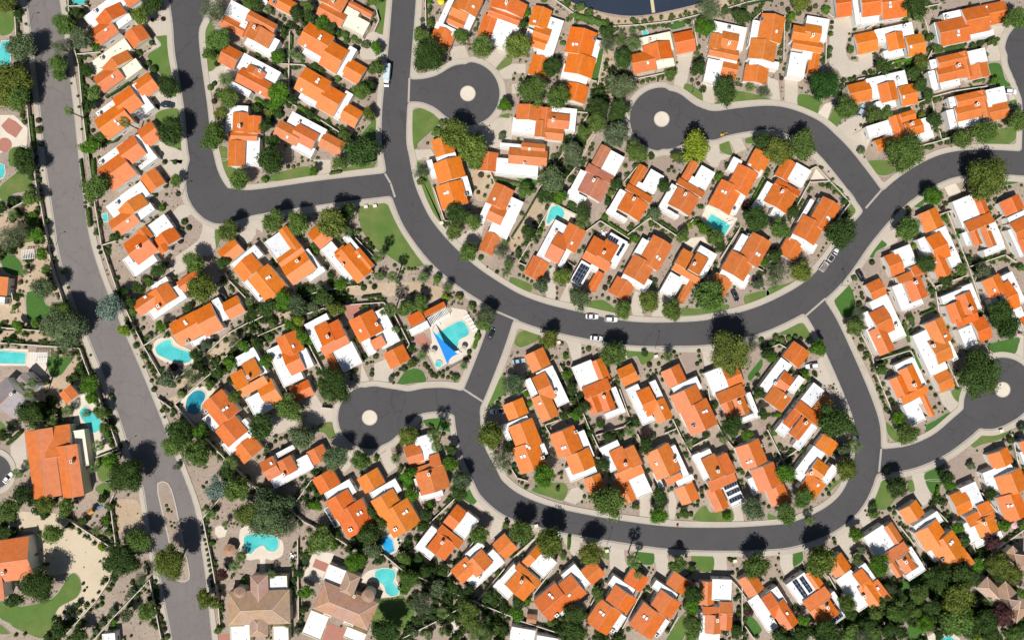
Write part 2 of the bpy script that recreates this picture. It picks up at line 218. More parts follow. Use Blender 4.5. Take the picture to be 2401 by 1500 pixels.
# The site plan: what stands where, read off the photograph (house outlines, plants, walls, paving)
PLAN = """
@ 460 0 4.633
h B 28;w 385 5 512 265;g 315 165 495 410 u;w 505 215 525 325;o 590 120 830 370 u;o 590 235 540 420 v;o 600 250 775 525 v;w 560 410 800 630;w 835 405 815 630;c 645 315
h B 28;g 330 480 405 765 u;w 525 580 840 950;o 500 740 800 1080 u;o 575 705 720 860 v;w 384 880 570 1060;c 705 785;k 700 1010
h B 28;w 560 -100 760 60;g 780 40 1100 40 u;a 855 35
@ 0 0 4
h A -36;o 900 185 1185 125 v;o 830 305 1110 300 u;w 785 165 1060 60;w 870 270 1180 -110;w 1060 230 1245 180;g 1130 -40 1320 0 u;c 905 118;k 997 285
h A -36;w 835 600 1240 460 cream;o 960 640 1240 550 v;w 1120 660 1340 640 cream;o 880 735 1165 730 u;g 1165 335 1410 350 v;c 965 555;k 1062 722
h A -36;w 900 1060 1180 960;o 1055 930 1340 980 u;o 885 1130 1250 1140 u;w 1200 830 1440 1000;g 1245 780 1500 830 u;c 945 1075;k 1085 1140;k 1115 1165;w 1280 1080 1450 1010
h A -36;w 930 1500 1200 1400;o 1095 1385 1370 1440 u;o 915 1590 1280 1630 u;w 1240 1300 1475 1480;g 1280 1230 1530 1290 u;w 1300 1560 1480 1480;c 960 1530
h B 2;w 2125 990 2320 1270;o 2190 1060 2320 1240 v;o 2150 1240 2410 1320 u;o 2150 1320 2290 1560 v;o 2330 1090 2440 1250 v;w 2250 1290 2430 1560;c 2255 1190
t 60 40 90 y
t 170 130 45 d
t 210 450 130 s
t 100 790 190 y
t 170 930 110 g
t 610 240 90 g
t 715 130 58 d
t 770 370 95 s
t 890 430 52 b
t 580 445 75 s
t 555 600 85 g
t 560 710 60 g
t 830 660 60 d
t 890 880 70 g
t 820 990 62 d
t 850 1370 80 b
t 930 1290 62 g
P 640 1040 38
P 1165 1145 45
t 1430 40 85 d
t 1310 160 80 y
t 1590 810 100 d
t 1610 1230 115 d
t 220 1465 90 d
t 1990 115 105 s
t 2050 370 100 g
t 1960 515 72 g
p 2110 740 80
t 2140 915 90 g
t 2070 1060 60 y
t 2010 1280 115 g
t 2340 40 60 g
s 1430 190 20,1530 180 20,1420 400 28,1390 595 30,1440 650 42,1300 490 30,730 905 14,670 785 12,740 1005 14,765 1215 12,810 815 25,865 740 18,1975 820 28,2010 785 25,2040 855 22,2025 900 25,2010 950 25,2330 970 30,360 1130 28,365 1220 34,385 1350 28,245 230 15,235 100 15,1360 485 8,1400 460 8,1455 420 9,640 90 25,1470 1000 20,870 1225 20,800 560 10,850 535 10,2035 600 25
H 165 60,180 200 12
H 290 1090,320 1380 14
H 745 540,775 850,800 1100,835 1500 16
H 1000 910,1120 840,1280 720 12
H 930 1360,1080 1320,1130 1270 14
H 160 320,190 600 16
L -20 -60,135 90,150 330,250 960,295 1430,330 1640
L 640 60,820 55
L 640 -40,640 60,700 470,735 600,780 1100,830 1480,860 1700
L 720 510,940 490
l 1490 340 1600 340 1620 480 1640 700 1530 730 1380 530 1510 430 1460 350
l 1480 830 1560 770 1660 850 1670 905 1590 905
l 1530 1030 1690 1040 1720 1400 1640 1390 1530 1340 1450 1100
l 1905 160 1990 220 2080 440 2020 640 1950 670 1925 520
l 2040 1380 2130 1380 2130 1500 2055 1500
l 0 90 130 100 140 250 100 320 0 330
l 80 1430 130 1380 200 1390 250 1430 200 1560 90 1560
d 1420 120 1580 90 1600 340 1470 340 1430 260 1240 230
d 1500 850 1600 910 1690 910 1710 1040 1510 1030 1430 960
d 1500 1300 1640 1390 1750 1410 1780 1560 1490 1480
d 2300 690 2170 640 2060 620 1950 680 1990 880 2080 760
d 1290 540 1510 430 1460 350 1420 460
pool 0 620 100 640 100 420 90 385 20 390 0 470
pool 680 0 805 0 805 40 690 45
car 1572 985 5 suv darkblue
lamp 275 250 20
e 0 1080 130 1080 260 1200 250 1400 80 1400 0 1440
r 10 1180 80 1105 150 1140 215 1200 150 1295 60 1240
r 45 1360 68
@ 600 0 4
h B 28;o 570 130 850 150 u;o 640 -130 800 115 v;g 860 60 1105 120 u;w 800 240 1070 220 cream;w 860 60 930 210 cream;c 735 25;k 912 110
h B 30;o 395 405 735 350 u;o 590 600 870 480 u;w 435 500 620 540;w 740 680 950 470;g 795 710 1045 640 u;k 610 345;k 597 368;k 465 435
h B 30;o 360 830 705 770 u;o 560 1000 840 890 u;w 400 920 590 960;w 710 1090 915 890;g 775 1120 1010 1050 u;k 590 750;k 573 773;k 430 845
h B 28;o 165 1260 440 1240 u;o 400 1160 520 1400 u;w 285 1160 670 1220;w 330 1390 560 1400;g 580 1370 845 1340 u;c 410 1160;k 297 1290
h D 25;w 1700 225 1880 -40;o 1870 20 1960 210 u;o 1930 -80 2060 160 v;o 1820 150 1930 275 u;w 1940 260 2065 160;w 1700 200 1850 340;g 1690 235 1800 490 v;k 2040 68
h D 20;o 2240 -60 2500 170 v;o 2200 70 2460 240 u;g 2145 130 2220 380 v;w 2265 140 2345 450;w 2400 200 2460 290;c 2350 40
p 110 90 45
t 375 130 70 d
t 510 165 65 d
t 620 215 65 b
t 700 260 60 d
t 770 320 45 d
t 850 390 35 g
t 840 335 40 g
t 915 360 30 g
t 960 395 28 g
t 210 530 62 b
p 340 500 50
p 400 530 50
t 560 630 45 d
t 610 665 42 d
t 770 740 38 g
t 1030 430 45 s
t 1125 450 60 b
t 1130 640 80 g
t 985 860 85 g
t 1060 790 50 d
t 1070 1080 65 y
t 1000 1430 140 d
t 830 1270 62 g
t 220 870 90 b
t 190 970 70 b
t 340 940 50 d
t 500 1070 50 d
t 660 1160 30 y
t 130 1060 45 y
t 220 1080 45 d
t 80 1190 60 d
t 160 1320 65 d
t 1100 10 55 g
t 480 60 60 g
t 1560 340 75 g
t 1620 540 160 d
t 1930 340 70 g
t 2125 450 105 g
t 1640 220 45 g
t 1620 110 28 d
t 1630 20 28 b
t 1860 1260 130 y
t 2030 1400 140 y
t 1750 1160 40 g
t 1690 1240 45 g
t 2340 990 65 b
t 2310 1280 42 s
t 20 50 60 d
s 390 260 20,260 350 20,280 325 18,265 185 20,310 210 18,960 500 15,930 1260 25,960 1215 15,1000 1200 15,900 1300 22,885 1345 20,860 1395 30,1095 850 28,1135 780 12,1110 150 12,1100 180 12,1820 555 18,2080 190 14,2080 245 12,2050 280 14,1610 1345 15,575 1480 14,430 1480 15,2100 150 10,800 1190 18,760 1180 18,590 690 10,20 510 30,90 560 22,170 600 22,320 980 16
H 400 1000,600 1130 18
H 650 1150,770 1230 10
H 0 930,110 1000 18
H 330 330,330 420 14
L 315 300,305 880
L 220 600,450 610,480 640
L 1590 0,1595 240
L 270 930,380 1000
L 610 1130,780 1240
L 1130 100,1155 190,1110 290
l 1110 0 1235 0 1205 315 1110 290 1155 190 1130 100
l 1060 1170 1135 1130 1140 1500 1000 1500 910 1370 960 1290
l 1450 1060 1540 1010 1640 1015 1735 1110 1700 1190 1530 1340 1520 1390 1460 1405 1450 1250
l 2340 540 2400 510 2400 600 2270 665 2250 640
l 1640 700 1740 650 1800 600 1700 600
l 2290 1080 2380 1060 2375 1110 2290 1100
d 1010 340 1110 290 1235 320 1225 540 1150 560 1000 560 960 500
d 1850 440 1960 430 2010 570 1850 610 1790 530
d 2260 440 2370 480 2250 640 2150 570
d 2400 600 2400 740 2310 740 2270 680
d 1460 1410 1640 1400 1700 1500 1460 1500
d 2050 1130 2400 1100 2400 1350 2200 1400 2100 1200
island 1988 880 70
truck 1230 710 -85
umb 1735 15 32 yellow
lamp 1145 1430 20
@ 1200 0 4
h D 18;o 215 55 320 280 v;o 225 240 330 410 u;o 192 330 300 470 u;w 345 155 375 555;w 150 270 190 460;g 205 505 310 745 v;k 213 205;c 375 245
h D 14;o 555 255 740 545 v;o 535 495 745 735 v;w 770 370 790 590;w 490 600 700 790;g 520 765 680 980 v;k 575 420;k 608 420;a 775 375
h E -12;w 1195 360 1520 470 cream;o 1225 440 1510 540 v;o 1110 520 1355 650 u;w 1350 575 1530 620 cream;g 1505 320 1730 475 u;c 1290 390;k 1275 595
h F 12;w 1895 200 2160 480;o 1985 298 2100 475 u;o 1880 315 1960 470 v;o 1862 435 2112 572 u;w 1840 550 1940 790;w 1960 515 2110 600;g 1985 550 2095 760 u;c 2030 415;a 2035 260
h D 6;o 55 980 270 1140 v;w 360 1000 590 1240;w 12 1105 225 1270;o 290 1010 350 1200 v;o 230 1130 330 1290 v;o 350 1060 525 1210 u;o 320 1190 475 1320 u;c 385 1135
t 50 440 120 y
t 310 10 25 b
t 140 130 45 b
t 100 230 50 d
t 520 30 45 d
t 645 70 45 g
t 730 120 40 g
t 560 160 25 y
t 890 300 60 d
t 900 430 75 s
t 370 640 85 d
t 480 410 30 g
t 190 860 130 g
t 430 920 110 g
t 1020 810 120 s
t 1040 560 95 d
t 820 1010 85 d
t 1000 1040 90 d
t 800 1150 100 g
t 970 1270 110 s
t 680 1240 65 g
t 570 1430 90 s
t 1170 1430 100 g
t 1310 1470 35 d
t 1715 1380 135 Y
t 2000 860 115 d
t 1755 650 75 d
t 1490 700 58 g
t 1850 90 100 s
t 1810 260 90 b
t 2000 105 45 d
t 2160 160 75 d
t 1730 500 30 s
p 2240 820 50
t 2370 870 60 s
t 2350 1330 90 d
t 1535 1470 50 y
p 1020 370 60
p 1145 405 85
p 1130 290 40
t 1195 250 22 g
s 80 750 20,150 730 22,15 745 16,1185 740 20,1285 725 22,1380 710 22,1335 745 16,1280 770 10,1235 770 9,1370 760 10,1410 745 10,1690 755 20,1750 785 20,2150 800 18,2130 745 12,1330 255 22,1415 240 22,1655 205 25,1225 265 20,1780 520 18,660 1130 16,630 1075 14,550 1260 14,500 1345 20,390 1470 30,2290 75 10,2335 70 10,2280 140 20,2095 100 15,880 600 20,100 700 12,30 690 14,1550 590 12,1470 650 18
H 590 150,760 190,900 240 34
H 2170 45,2300 10,2420 -10 20
L 380 -20,600 140,760 190,950 250,1200 235,1500 200,1755 140
L 2020 80,2200 25,2420 -20
L 860 510,790 900,740 1040,440 1500
L 780 1260,640 1500
L 580 150,575 220
L 1700 190,1740 430
L 1130 720,1180 740,1440 685
L 2210 400,2260 190,2350 110
L 740 750,795 765
L 620 1050,710 1060
v 1485 235 1610 195 1625 255 1500 285
v 830 460 860 480 800 760 740 740 790 560
l 1640 780 1780 860 1780 985 1615 850
l 2110 850 2400 920 2400 950 1910 1010 1910 960
l 1950 1330 2030 1315 2070 1440 2050 1460 1955 1420
l 2190 1300 2310 1270 2310 1340 2200 1350
d 1560 500 1700 490 1640 780 1610 860 1520 800
d 1790 790 1890 790 1910 1020 1790 1000
d 0 790 100 790 60 880 0 880
d 0 600 130 600 130 690 0 690
d 1820 1330 1940 1320 1950 1440 2060 1460 2000 1500 1820 1500
d 2040 1310 2150 1300 2200 1400 2100 1440
d 420 790 500 830 480 870 350 860
q 870 510 950 480 940 800 900 900 860 1060 760 1280 640 1500 440 1500 640 1180 780 1000
lake -1 0
q 380 -60 600 -60 700 60 900 150 1110 175 1330 150 1620 90 1840 40 2000 -60 2200 -60 2020 60 1755 130 1500 190 1200 230 950 240 760 180 600 130
island 1405 1120 70
lamp 1683 890 20
excavator 1975 1262 10
spa 1250 310 26
@ 1800 0 4
h F 10;o -50 130 120 410 v;o -150 365 55 585 v;w -140 190 -60 450;w -165 540 95 655;g -205 605 -15 800 v;k 80 300;a -60 190
h F 10;w 370 150 540 400;o 360 228 478 408 u;o 248 240 345 400 u;o 245 370 502 500 u;w 215 490 335 740;w 335 445 410 560;g 400 490 460 710 v;c 410 345
h J -8;g 612 -60 790 150 u;w 785 -60 870 230;w 860 120 1045 215;o 860 -60 1080 135 u;o 1040 -90 1300 155 u;k 1145 35;k 1147 70
h J -12;g 805 330 1040 475 u;w 1000 285 1375 340;o 1110 330 1290 450 v;o 1290 350 1480 500 u;w 1080 485 1275 525;c 1270 260;k 1340 445
h K -12;w 1640 130 1880 180;w 1560 215 1640 430;o 1580 215 1890 380 u;w 1985 75 2090 210;o 1820 95 2080 285 u;g 2035 45 2255 205 u;w 1895 325 2120 330;k 1785 300;k 1785 335;c 1665 175
h K -13;o 1585 545 1875 600 u;o 1580 650 1850 720 u;o 1800 495 1920 715 v;w 1512 570 1605 635;w 1860 490 2060 575;w 1500 675 1600 840;w 1610 775 1805 800;g 1862 625 2085 715 v;c 1775 625
h K -13;o 1760 905 2050 965 u;o 1752 1012 2005 1090 u;o 1975 860 2085 1090 v;w 1690 920 1780 1000;w 2040 850 2245 950;w 1670 1040 1775 1200;w 1780 1140 1990 1160;w 2020 945 2110 1010;g 2050 990 2270 1100 u;c 1950 990
h J -13;g 740 800 985 935 u;w 920 745 1315 800;w 955 800 1060 920;o 1035 800 1225 930 v;o 1225 820 1405 965 u;w 1010 960 1205 1000;c 1210 750;k 1272 915
h J -17;w 920 1190 1160 1240;w 1100 1190 1245 1250;o 1140 1105 1310 1310 v;o 1240 1072 1390 1110 u;o 1285 1160 1465 1240 u;w 1430 1120 1550 1280;w 1330 1280 1560 1290;g 1000 1320 1240 1360 u;c 1340 1170
t 540 100 45 b
t 310 30 85 y
t 220 170 45 b
t 1390 50 105 d
t 1420 150 60 g
t 1290 150 48 b
t 1510 360 45 d
t 1440 580 68 y
t 1600 460 52 g
t 1370 680 65 d
t 1430 790 70 d
t 1500 890 50 d
t 1090 620 75 d
t 520 810 155 D
t 740 1020 100 g
t 990 1080 75 g
t 1120 1060 58 g
t 1440 1080 45 y
t 1560 1130 68 d
t 1270 1440 160 g
t 1810 1310 90 g
t 2030 1240 112 g
t 2320 180 95 g
t 2120 395 50 g
p 2290 1140 55
t 2360 1130 95 g
t 310 1370 125 g
t 100 1420 125 y
t 2120 760 45 b
t 1920 435 35 d
t 1990 415 36 d
t 870 1410 40 s
t 770 470 42 g
t 1225 615 30 b
t 1315 600 28 b
t 985 700 25 b
t 710 760 28 d
t 690 820 28 d
t 1570 940 30 g
s 390 90 25,290 125 25,190 90 22,135 40 20,450 60 25,605 210 20,600 260 20,588 325 20,210 330 18,140 435 22,130 735 22,570 535 18,155 650 18,165 605 15,770 375 18,815 275 18,765 320 12,995 495 20,1000 570 12,795 550 14,820 545 14,680 885 16,815 720 18,770 750 16,910 685 20,960 670 20,875 1175 16,825 1220 8,980 1365 12,840 1410 14,905 1475 10,320 830 12,300 825 8,355 870 8,1500 1380 22,1545 1375 20,1620 1340 25,1450 1390 18,2140 1195 14,2180 1185 14,130 820 6,130 860 6,1850 415 20,1440 970 15,1660 985 18,1000 220 18,940 250 16,80 60 10,30 55 10
H 1690 455,1830 430 26
H 1170 590,1370 545 18
H 1060 190,1140 165 12
H 1940 770,2040 750 10
H 1250 1010,1340 985 14
L 930 270,1070 200
L 1040 690,1180 590
L 850 745,1300 655
L 1380 540,1410 660
L 1530 915,1750 855,2060 810
L 1530 900,1570 1080,1610 1220,1630 1310,1820 1260
L 160 150,150 560
L 555 180,545 600
L 1430 1370,1740 1290
L 1480 200,1550 460,1500 560
L 1300 1000,1470 940
L 570 130,620 170
L 1460 70,1620 40
l 285 890 400 890 520 960 490 1000 455 1080 290 1010
l 620 1010 650 990 700 1110 630 1210 555 1155
v 2070 600 2180 600 2230 750 2300 810 2150 820 2090 700
l 2270 950 2350 935 2360 1000 2280 1010
l 2100 1220 2330 1200 2330 1300 2250 1360 2080 1370 2020 1330
d 600 170 780 150 800 260 730 440 760 560 850 580 860 500 1000 490 1000 600 860 700 700 720 650 650 580 600
e 460 1080 530 980 620 950 550 1150
d 630 1210 760 1110 900 1000 960 1120 900 1200 720 1300
d 730 1290 920 1210 960 1320 930 1400 800 1440
d 160 740 280 740 285 1000 160 970
d 0 720 100 760 120 960 0 960
d 2100 250 2200 240 2300 310 2220 480 2230 560 2080 580 2050 470 2100 350
d 2260 850 2370 830 2380 960 2270 950
car 875 1035 -60 suv paleblue
car 2275 862 3 suv white
@ 0 375 4
h A -36;w 990 440 1410 320;w 990 440 1200 450;o 1110 470 1390 415 v;o 1020 585 1310 580 u;w 1255 510 1455 465;g 1310 180 1555 215 v;k 1203 575;c 1110 410
h A -36;w 1385 620 1625 625;o 1160 790 1480 850 u;o 1285 680 1430 710 v;g 1430 760 1700 730 v;o 1480 830 1580 840 v;w 1150 940 1320 1050;w 1210 1000 1480 945;c 1310 820
h A -34;w 1410 1190 1590 1140;o 1245 1345 1520 1330 u;o 1570 1148 1480 1410 v;w 1390 1425 1755 1290;w 1600 1215 1750 1290;g 1650 1150 1900 1130 u;c 1500 1370;k 1365 1285
h X 5;o -200 1080 60 1270 v;w -150 1270 45 1350
t 250 60 100 d
t 300 360 75 g
t 140 390 45 d
t 10 440 60 d
p 120 515 55
t 320 520 40 b
t 290 590 38 b
t 350 690 65 b
t 100 740 110 s
t 190 690 90 s
t 390 870 55 b
t 420 1200 110 s
t 440 1030 50 g
p 230 1050 40
t 145 1380 33 b
t 165 1290 25 d
t 580 1420 100 g
t 910 250 115 g
t 980 200 60 d
t 1040 1385 110 S
t 1140 1250 60 d
t 1220 1330 60 d
t 1310 1200 60 d
t 1390 1130 50 g
t 1490 1040 62 d
t 1100 710 55 d
t 1650 190 50 g
t 1525 450 35 b
t 2250 190 92 g
t 2150 660 95 g
t 1820 960 85 g
t 1890 1200 135 y
t 2090 970 60 d
t 1780 1380 45 d
t 600 1050 30 g
p 2340 1330 45
t 2380 1430 60 d
t 1250 1420 40 g
t 860 350 55 g
s 410 540 22,400 100 10,640 1200 15,925 700 12,895 585 14,925 820 18,940 870 18,970 935 8,1000 1035 8,1015 1075 8,1090 1040 8,975 390 12,1235 215 10,1215 240 10,1610 315 7,1590 345 6,1625 440 6,1665 425 6,1670 320 25,1730 580 30,1770 635 28,1690 760 30,1550 240 28,1590 900 20,1460 330 20,1410 540 14,1640 20 22,1545 20 22,800 400 18,800 440 18,800 340 18,790 300 16,785 240 16,780 190 16,775 140 16,765 60 16,755 20 16,1630 1040 8,1120 950 6
H 820 470,838 610 22
H 755 0,775 140,790 300 12
H 870 0,875 130 18
H 1280 1060,1480 960 10
L 320 100,350 300,385 440,440 750,490 1040,560 1240,640 1500
L 885 390,950 790,970 850,1090 1200,1180 1400,1240 1530
L 955 800,1180 730
L 830 0,850 150
L 0 510,240 385
L 95 1170,120 1310
L 2110 1060,2130 1110,2300 1290
l 0 250 140 130 200 110 300 200 290 290 130 320 60 400 0 360
v 20 895 120 890 200 960 215 1080 120 1085 40 1040 10 960
v 255 1240 400 1250 430 1350 540 1410 520 1490 280 1500 250 1440
l 230 640 330 640 320 760 200 770
l 2060 0 2140 0 2230 110 2210 220 2100 130
l 2015 655 2100 650 2060 780 2030 840
d 1530 60 1600 0 1780 0 1720 130 1600 150
d 1620 500 1740 420 2010 640 2000 860 1640 1080 1600 950 1850 760 1900 600 1790 510 1700 590
d 2240 740 2270 600 2400 520 2400 700 2330 800
q 0 520 240 400 390 450 480 1040 540 1240 240 1240 240 1540 0 1540
pool 0 30 40 50 50 120 30 165 0 180
pool 960 510 1010 500 1015 580 975 580
r 145 1125 60
pergola 265 885 110 90 -5
car 2090 1260 62 suv black
lamp 525 805 20
lamp 1710 330 20
@ 600 375 4
h C 50;g -365 860 -110 850 v;o -210 1020 60 1000 u;o -70 1130 290 1190 u;w -10 795 -160 1080;w -90 1110 30 1330;k 108 1108;k 130 1097;a 50 1275
h C 55;w 80 775 360 850 grey;o 285 620 350 860 u;o 195 935 460 860 v;o 240 1010 565 1020 v;w 490 830 590 1080 grey;w 475 1100 655 1040;c 395 950
h C 50;g 480 690 720 740 v;w 605 850 960 1060;o 735 870 900 900 v;o 740 900 1090 1040 u;o 925 870 1105 985 u;w 815 735 975 830 grey;c 820 985;k 970 905
h D -16;g 1640 -180 1870 -70 v;w 1690 -20 1890 0;o 1665 40 1965 150 v;o 1690 255 1990 400 v;w 1600 10 1695 155;w 1920 165 2030 320;k 1775 315;k 1800 305;a 1975 330
h D 25;o 2165 395 2420 293 v;o 2220 413 2290 610 u;w 2180 670 2513 400;w 2157 400 2137 595;g 2085 840 2300 720 v;c 2365 465;k 2237 367
t 145 15 125 d
t 90 185 35 b
t 545 110 52 b
t 780 40 75 g
t 170 570 100 g
t 400 590 108 g
t 710 590 140 y
t 860 470 80 d
t 840 610 38 Y
p 860 680 58
t 950 680 34 g
t 1550 110 60 s
t 1550 210 40 g
t 1880 510 90 d
t 2020 570 80 g
t 1860 660 78 g
t 1990 860 92 g
t 2340 760 45 g
t 2300 870 55 s
t 2060 20 70 g
p 2370 970 50
p 2350 1050 42
P 1140 905 45
p 1160 1090 50
P 1280 1090 45
p 1330 1140 32
p 1570 1100 65
p 1800 1190 58
t 1700 1110 48 g
t 1780 1290 45 Y
t 1910 1280 42 y
t 2030 1370 42 g
t 2150 1460 88 s
t 1410 1400 80 g
t 1545 1340 70 g
P 1260 1400 58
p 1190 1430 40
t 750 1400 80 y
t 390 1360 90 s
t 640 1290 80 d
t 540 1370 60 s
t 260 1310 85 b
t 120 1380 80 d
t 390 1480 48 Y
t 800 1170 60 b
t 700 1080 40 d
t 560 860 38 b
t 530 815 35 g
t 510 1220 45 g
t 600 1180 35 s
p 1190 865 38
s 1040 750 22,1070 785 20,1095 825 20,400 1150 25,300 65 20,350 65 20,395 48 18,435 15 14,490 5 14,565 30 14,525 10 10,1430 1020 18,1460 1025 16,1490 1020 18,1370 1055 20,1300 990 18,1325 1030 14,1390 1025 14,985 1160 25,1050 1100 22,1800 590 15,2110 140 30,2085 305 20,1675 245 18,2110 915 28,2170 1005 10,2260 1050 18,2050 1420 18,850 1260 8,245 1485 18,1095 1050 18,1110 1190 25,1010 1200 30,1640 1010 20,740 1300 18
H 1000 1290,1160 1270 14
H 750 1310,900 1295 16
H 700 125,790 110 16
L -60 1530,110 1440,330 1320,600 1230,850 1190,960 1180
L 780 1365,1200 1335,1250 1420
L 450 1450,640 1390
L 1665 260,1770 570,1810 570
L 2200 120,2240 220
L 935 730,1095 895
L 120 850,200 960
l 960 430 1180 400 1260 440 1320 560 1400 720 1500 860 1590 960 1550 1000 1400 1010 1340 970 1220 890 1130 840 1030 720 980 630
l 120 200 130 150 290 95 430 60 520 70 540 150 480 170 300 195
l 800 90 900 50 960 -20 1140 -20 1130 40 1090 85 950 110 820 125
l 1490 30 1560 30 1640 220 1740 560 1760 640 1800 680 1730 600 1620 460 1520 200
d 540 0 700 0 700 110 680 160 560 170 600 110
d 0 500 100 500 60 680 0 640
d 1880 820 1850 760 2000 660 2140 600 2120 700 2080 800 1960 780
q 180 1500 200 1420 350 1310 600 1230 900 1190 1200 1150 1500 1150 1740 1200 1740 1270 1620 1340 1400 1280 1200 1280 900 1270 600 1300 420 1400 250 1500
q 2020 0 2200 120 2240 220 2160 380 2080 380 2040 300
utility 1030 437
utility 1740 590
utility 1115 430
@ 1200 375 4
h D 5;g -310 -80 -140 115 v;o 95 -160 305 -60 u;o -20 -110 320 60 u;w -140 -20 240 170;w -110 -160 100 -100;c 115 50;k 165 -100
h M 28 pink;w 645 90 602 362;w 540 270 665 430;o 725 35 920 225 n;o 705 125 830 395 v;g 840 -150 825 110 v;w 930 -90 965 155;c 765 195
h M 30;w 1015 270 950 530;w 905 450 1065 590;o 1095 225 1290 405 n;o 1080 305 1190 570 v;g 1200 35 1175 265 v;w 1305 85 1330 325;w 1190 200 1260 300;c 1140 370
h M 30;w 1500 222 1440 480;w 1390 420 1550 555;o 1575 170 1780 355 n;o 1562 255 1665 525 v;g 1685 -5 1650 215 v;w 1780 50 1815 285;w 1690 150 1740 270;c 1620 325
h M 28;o 1970 185 2035 515 v;o 2130 40 2200 340 v;w 2150 300 2100 515;w 2080 -30 2100 130;g 2285 -110 2350 140 v;w 2225 30 2330 160;k 1975 295;k 2003 308;a 2080 455
h N 28;w 410 560 353 960 grey;o 540 590 590 870 v;o 430 680 430 970 u;w 520 825 473 1013 grey;g 205 890 262 1145 v;c 410 680;k 563 780
h N 30;o 775 715 785 905 n;o 885 745 915 960 n;o 700 850 890 1050 s;g 800 1030 775 1245 v;w 655 940 650 1190;s 652 968 640 1172;w 765 945 790 1060;w 930 680 1050 840;w 1035 755 970 1020;s 915 702 985 788;s 1042 780 1000 905;c 860 870
h N 30;o 1330 705 1370 1040 v;o 1150 885 1240 1170 v;w 1225 730 1190 930;a 1290 750;k 1362 908;k 1385 930;w 1060 1045 1250 1245;w 1270 1110 1260 1240;g 990 1085 1070 1335 v
h N 30;o 1610 830 1620 1020 n;o 1740 870 1745 1080 n;o 1530 980 1740 1160 s;w 1770 800 1890 950;w 1880 870 1800 1110;w 1490 1050 1510 1305;w 1600 1060 1640 1170;g 1655 1120 1600 1355 v;c 1705 975
h N 30;o 2260 680 2300 1010 v;o 2065 850 2170 1135 v;w 2160 690 2120 890;a 2220 710;w 1985 1000 2180 1210;w 2190 1060 2170 1200;g 1920 1050 1985 1295 v;k 2295 878;k 2317 892
t 380 190 110 s
t 310 330 70 d
t 450 350 70 b
t 130 290 70 g
t 150 680 80 d
t 280 610 30 b
t 260 670 30 b
t 60 860 35 d
p 660 580 70
t 680 480 65 d
t 560 420 48 d
t 980 220 58 d
t 930 310 38 y
t 900 400 38 d
t 870 540 35 b
t 1420 240 60 d
t 1340 510 55 s
t 1305 600 32 g
t 1935 160 45 b
t 2290 560 118 d
t 1660 620 38 Y
t 1740 590 45 b
t 1610 720 68 g
t 1790 640 58 b
t 1900 730 78 g
t 1950 800 58 d
t 1155 740 44 b
t 470 1090 80 y
t 270 1180 75 s
t 630 1300 95 s
t 1040 1410 88 g
t 1290 1330 88 y
t 1500 1410 90 g
t 1850 1280 140 g
t 1910 1130 48 r
t 2310 1160 50 s
t 560 0 75 s
t 1330 1150 38 s
t 2370 960 48 b
t 2200 430 42 r
t 1580 -10 50 s
t 2020 60 35 d
s 345 60 22,260 130 14,70 1080 16,110 1095 16,145 1115 16,185 1140 16,360 1005 14,425 1210 10,425 1250 12,420 1300 14,740 1300 12,795 1290 12,850 1270 16,905 1300 18,965 1330 18,875 1200 24,910 1150 20,920 1110 24,1470 100 20,1500 70 18,1780 440 20,1640 540 18,1690 1340 12,1740 1370 20,2010 1325 12,2290 1110 12,2250 1170 12,2240 1230 8,2090 1190 14,1380 630 10,1450 670 10,700 1240 12,2370 1050 20,1480 920 10,210 590 22,1250 490 12,920 370 18,790 590 14,1640 650 14
H 920 600,1100 720 18
H 1170 650,1370 420 14
H 1400 580,1540 670 12
H -160 185,60 230,210 290 24
H 0 720,110 550,260 290 10
H 2360 180,2180 520 12
L 260 260,410 20
L 500 190,640 20
L 230 670,380 400,600 510
L 680 680,830 570,1100 740
L 1090 700,1300 540
L 1290 545,1560 720
L 1560 720,1700 560
L 130 990,60 960,230 670
L 2300 1010,2360 1040
L 530 960,590 1000
L 1960 920,2140 640
L 1050 210,1180 60
v 30 160 240 190 240 230 210 260 100 210
l -20 1100 60 1110 190 1170 180 1240 60 1210 -20 1180
l 740 1320 860 1310 970 1390 960 1440 800 1410 720 1390
l 1600 1380 1750 1390 2020 1350 2030 1400 1850 1440 1600 1460
l 2180 1270 2400 1220 2400 1300 2200 1365
d 350 1000 420 1010 410 1320 330 1290 300 1180 350 1120
d 540 1120 650 1190 540 1250 560 1370 440 1330
d 1160 1230 1250 1260 1210 1330 1240 1470 1140 1480 1110 1330
d 1380 1220 1500 1310 1420 1350 1430 1480 1310 1480 1330 1300
b 2080 1200 2180 1220 2180 1380 2030 1400 2010 1310
b 1350 0 1480 0 1480 130 1440 170 1320 60
d 1830 0 1960 0 1930 70 1870 60
b 1400 550 1500 570 1570 480 1680 540 1640 640 1480 620
b 560 390 660 430 720 350 830 400 760 520 600 440
e 300 620 360 420 410 400 600 510 570 600 420 560 350 620
e 1770 560 1830 410 2020 510 2120 550 2010 710 1990 710 1820 600
e 1620 770 1690 730 1800 720 1850 790 1760 760 1700 830 1640 810
q 0 850 0 740 240 320 330 420 240 540 60 820
pool 330 590 330 560 370 450 430 430 490 480 480 540 430 550 380 560 345 600
pool 1820 590 1870 505 2050 610 1990 710
patioset 860 690
patioset 2040 590
car 752 1467 3 sedan white
car 932 1494 3 suv white
car 2095 1270 65 sedan black
@ 1800 375 4
h M 30;g 160 -25 190 215 v;w 270 25 320 260;o 95 175 280 345 n;o 65 220 175 505 v;w -5 200 -65 470;w 60 440 120 560;c 125 300
h N 30;o 520 345 545 675 v;o 335 515 430 800 v;w 400 365 310 600;a 480 380;w 245 670 420 880;g 185 718 252 965 v;k 560 540;k 577 560
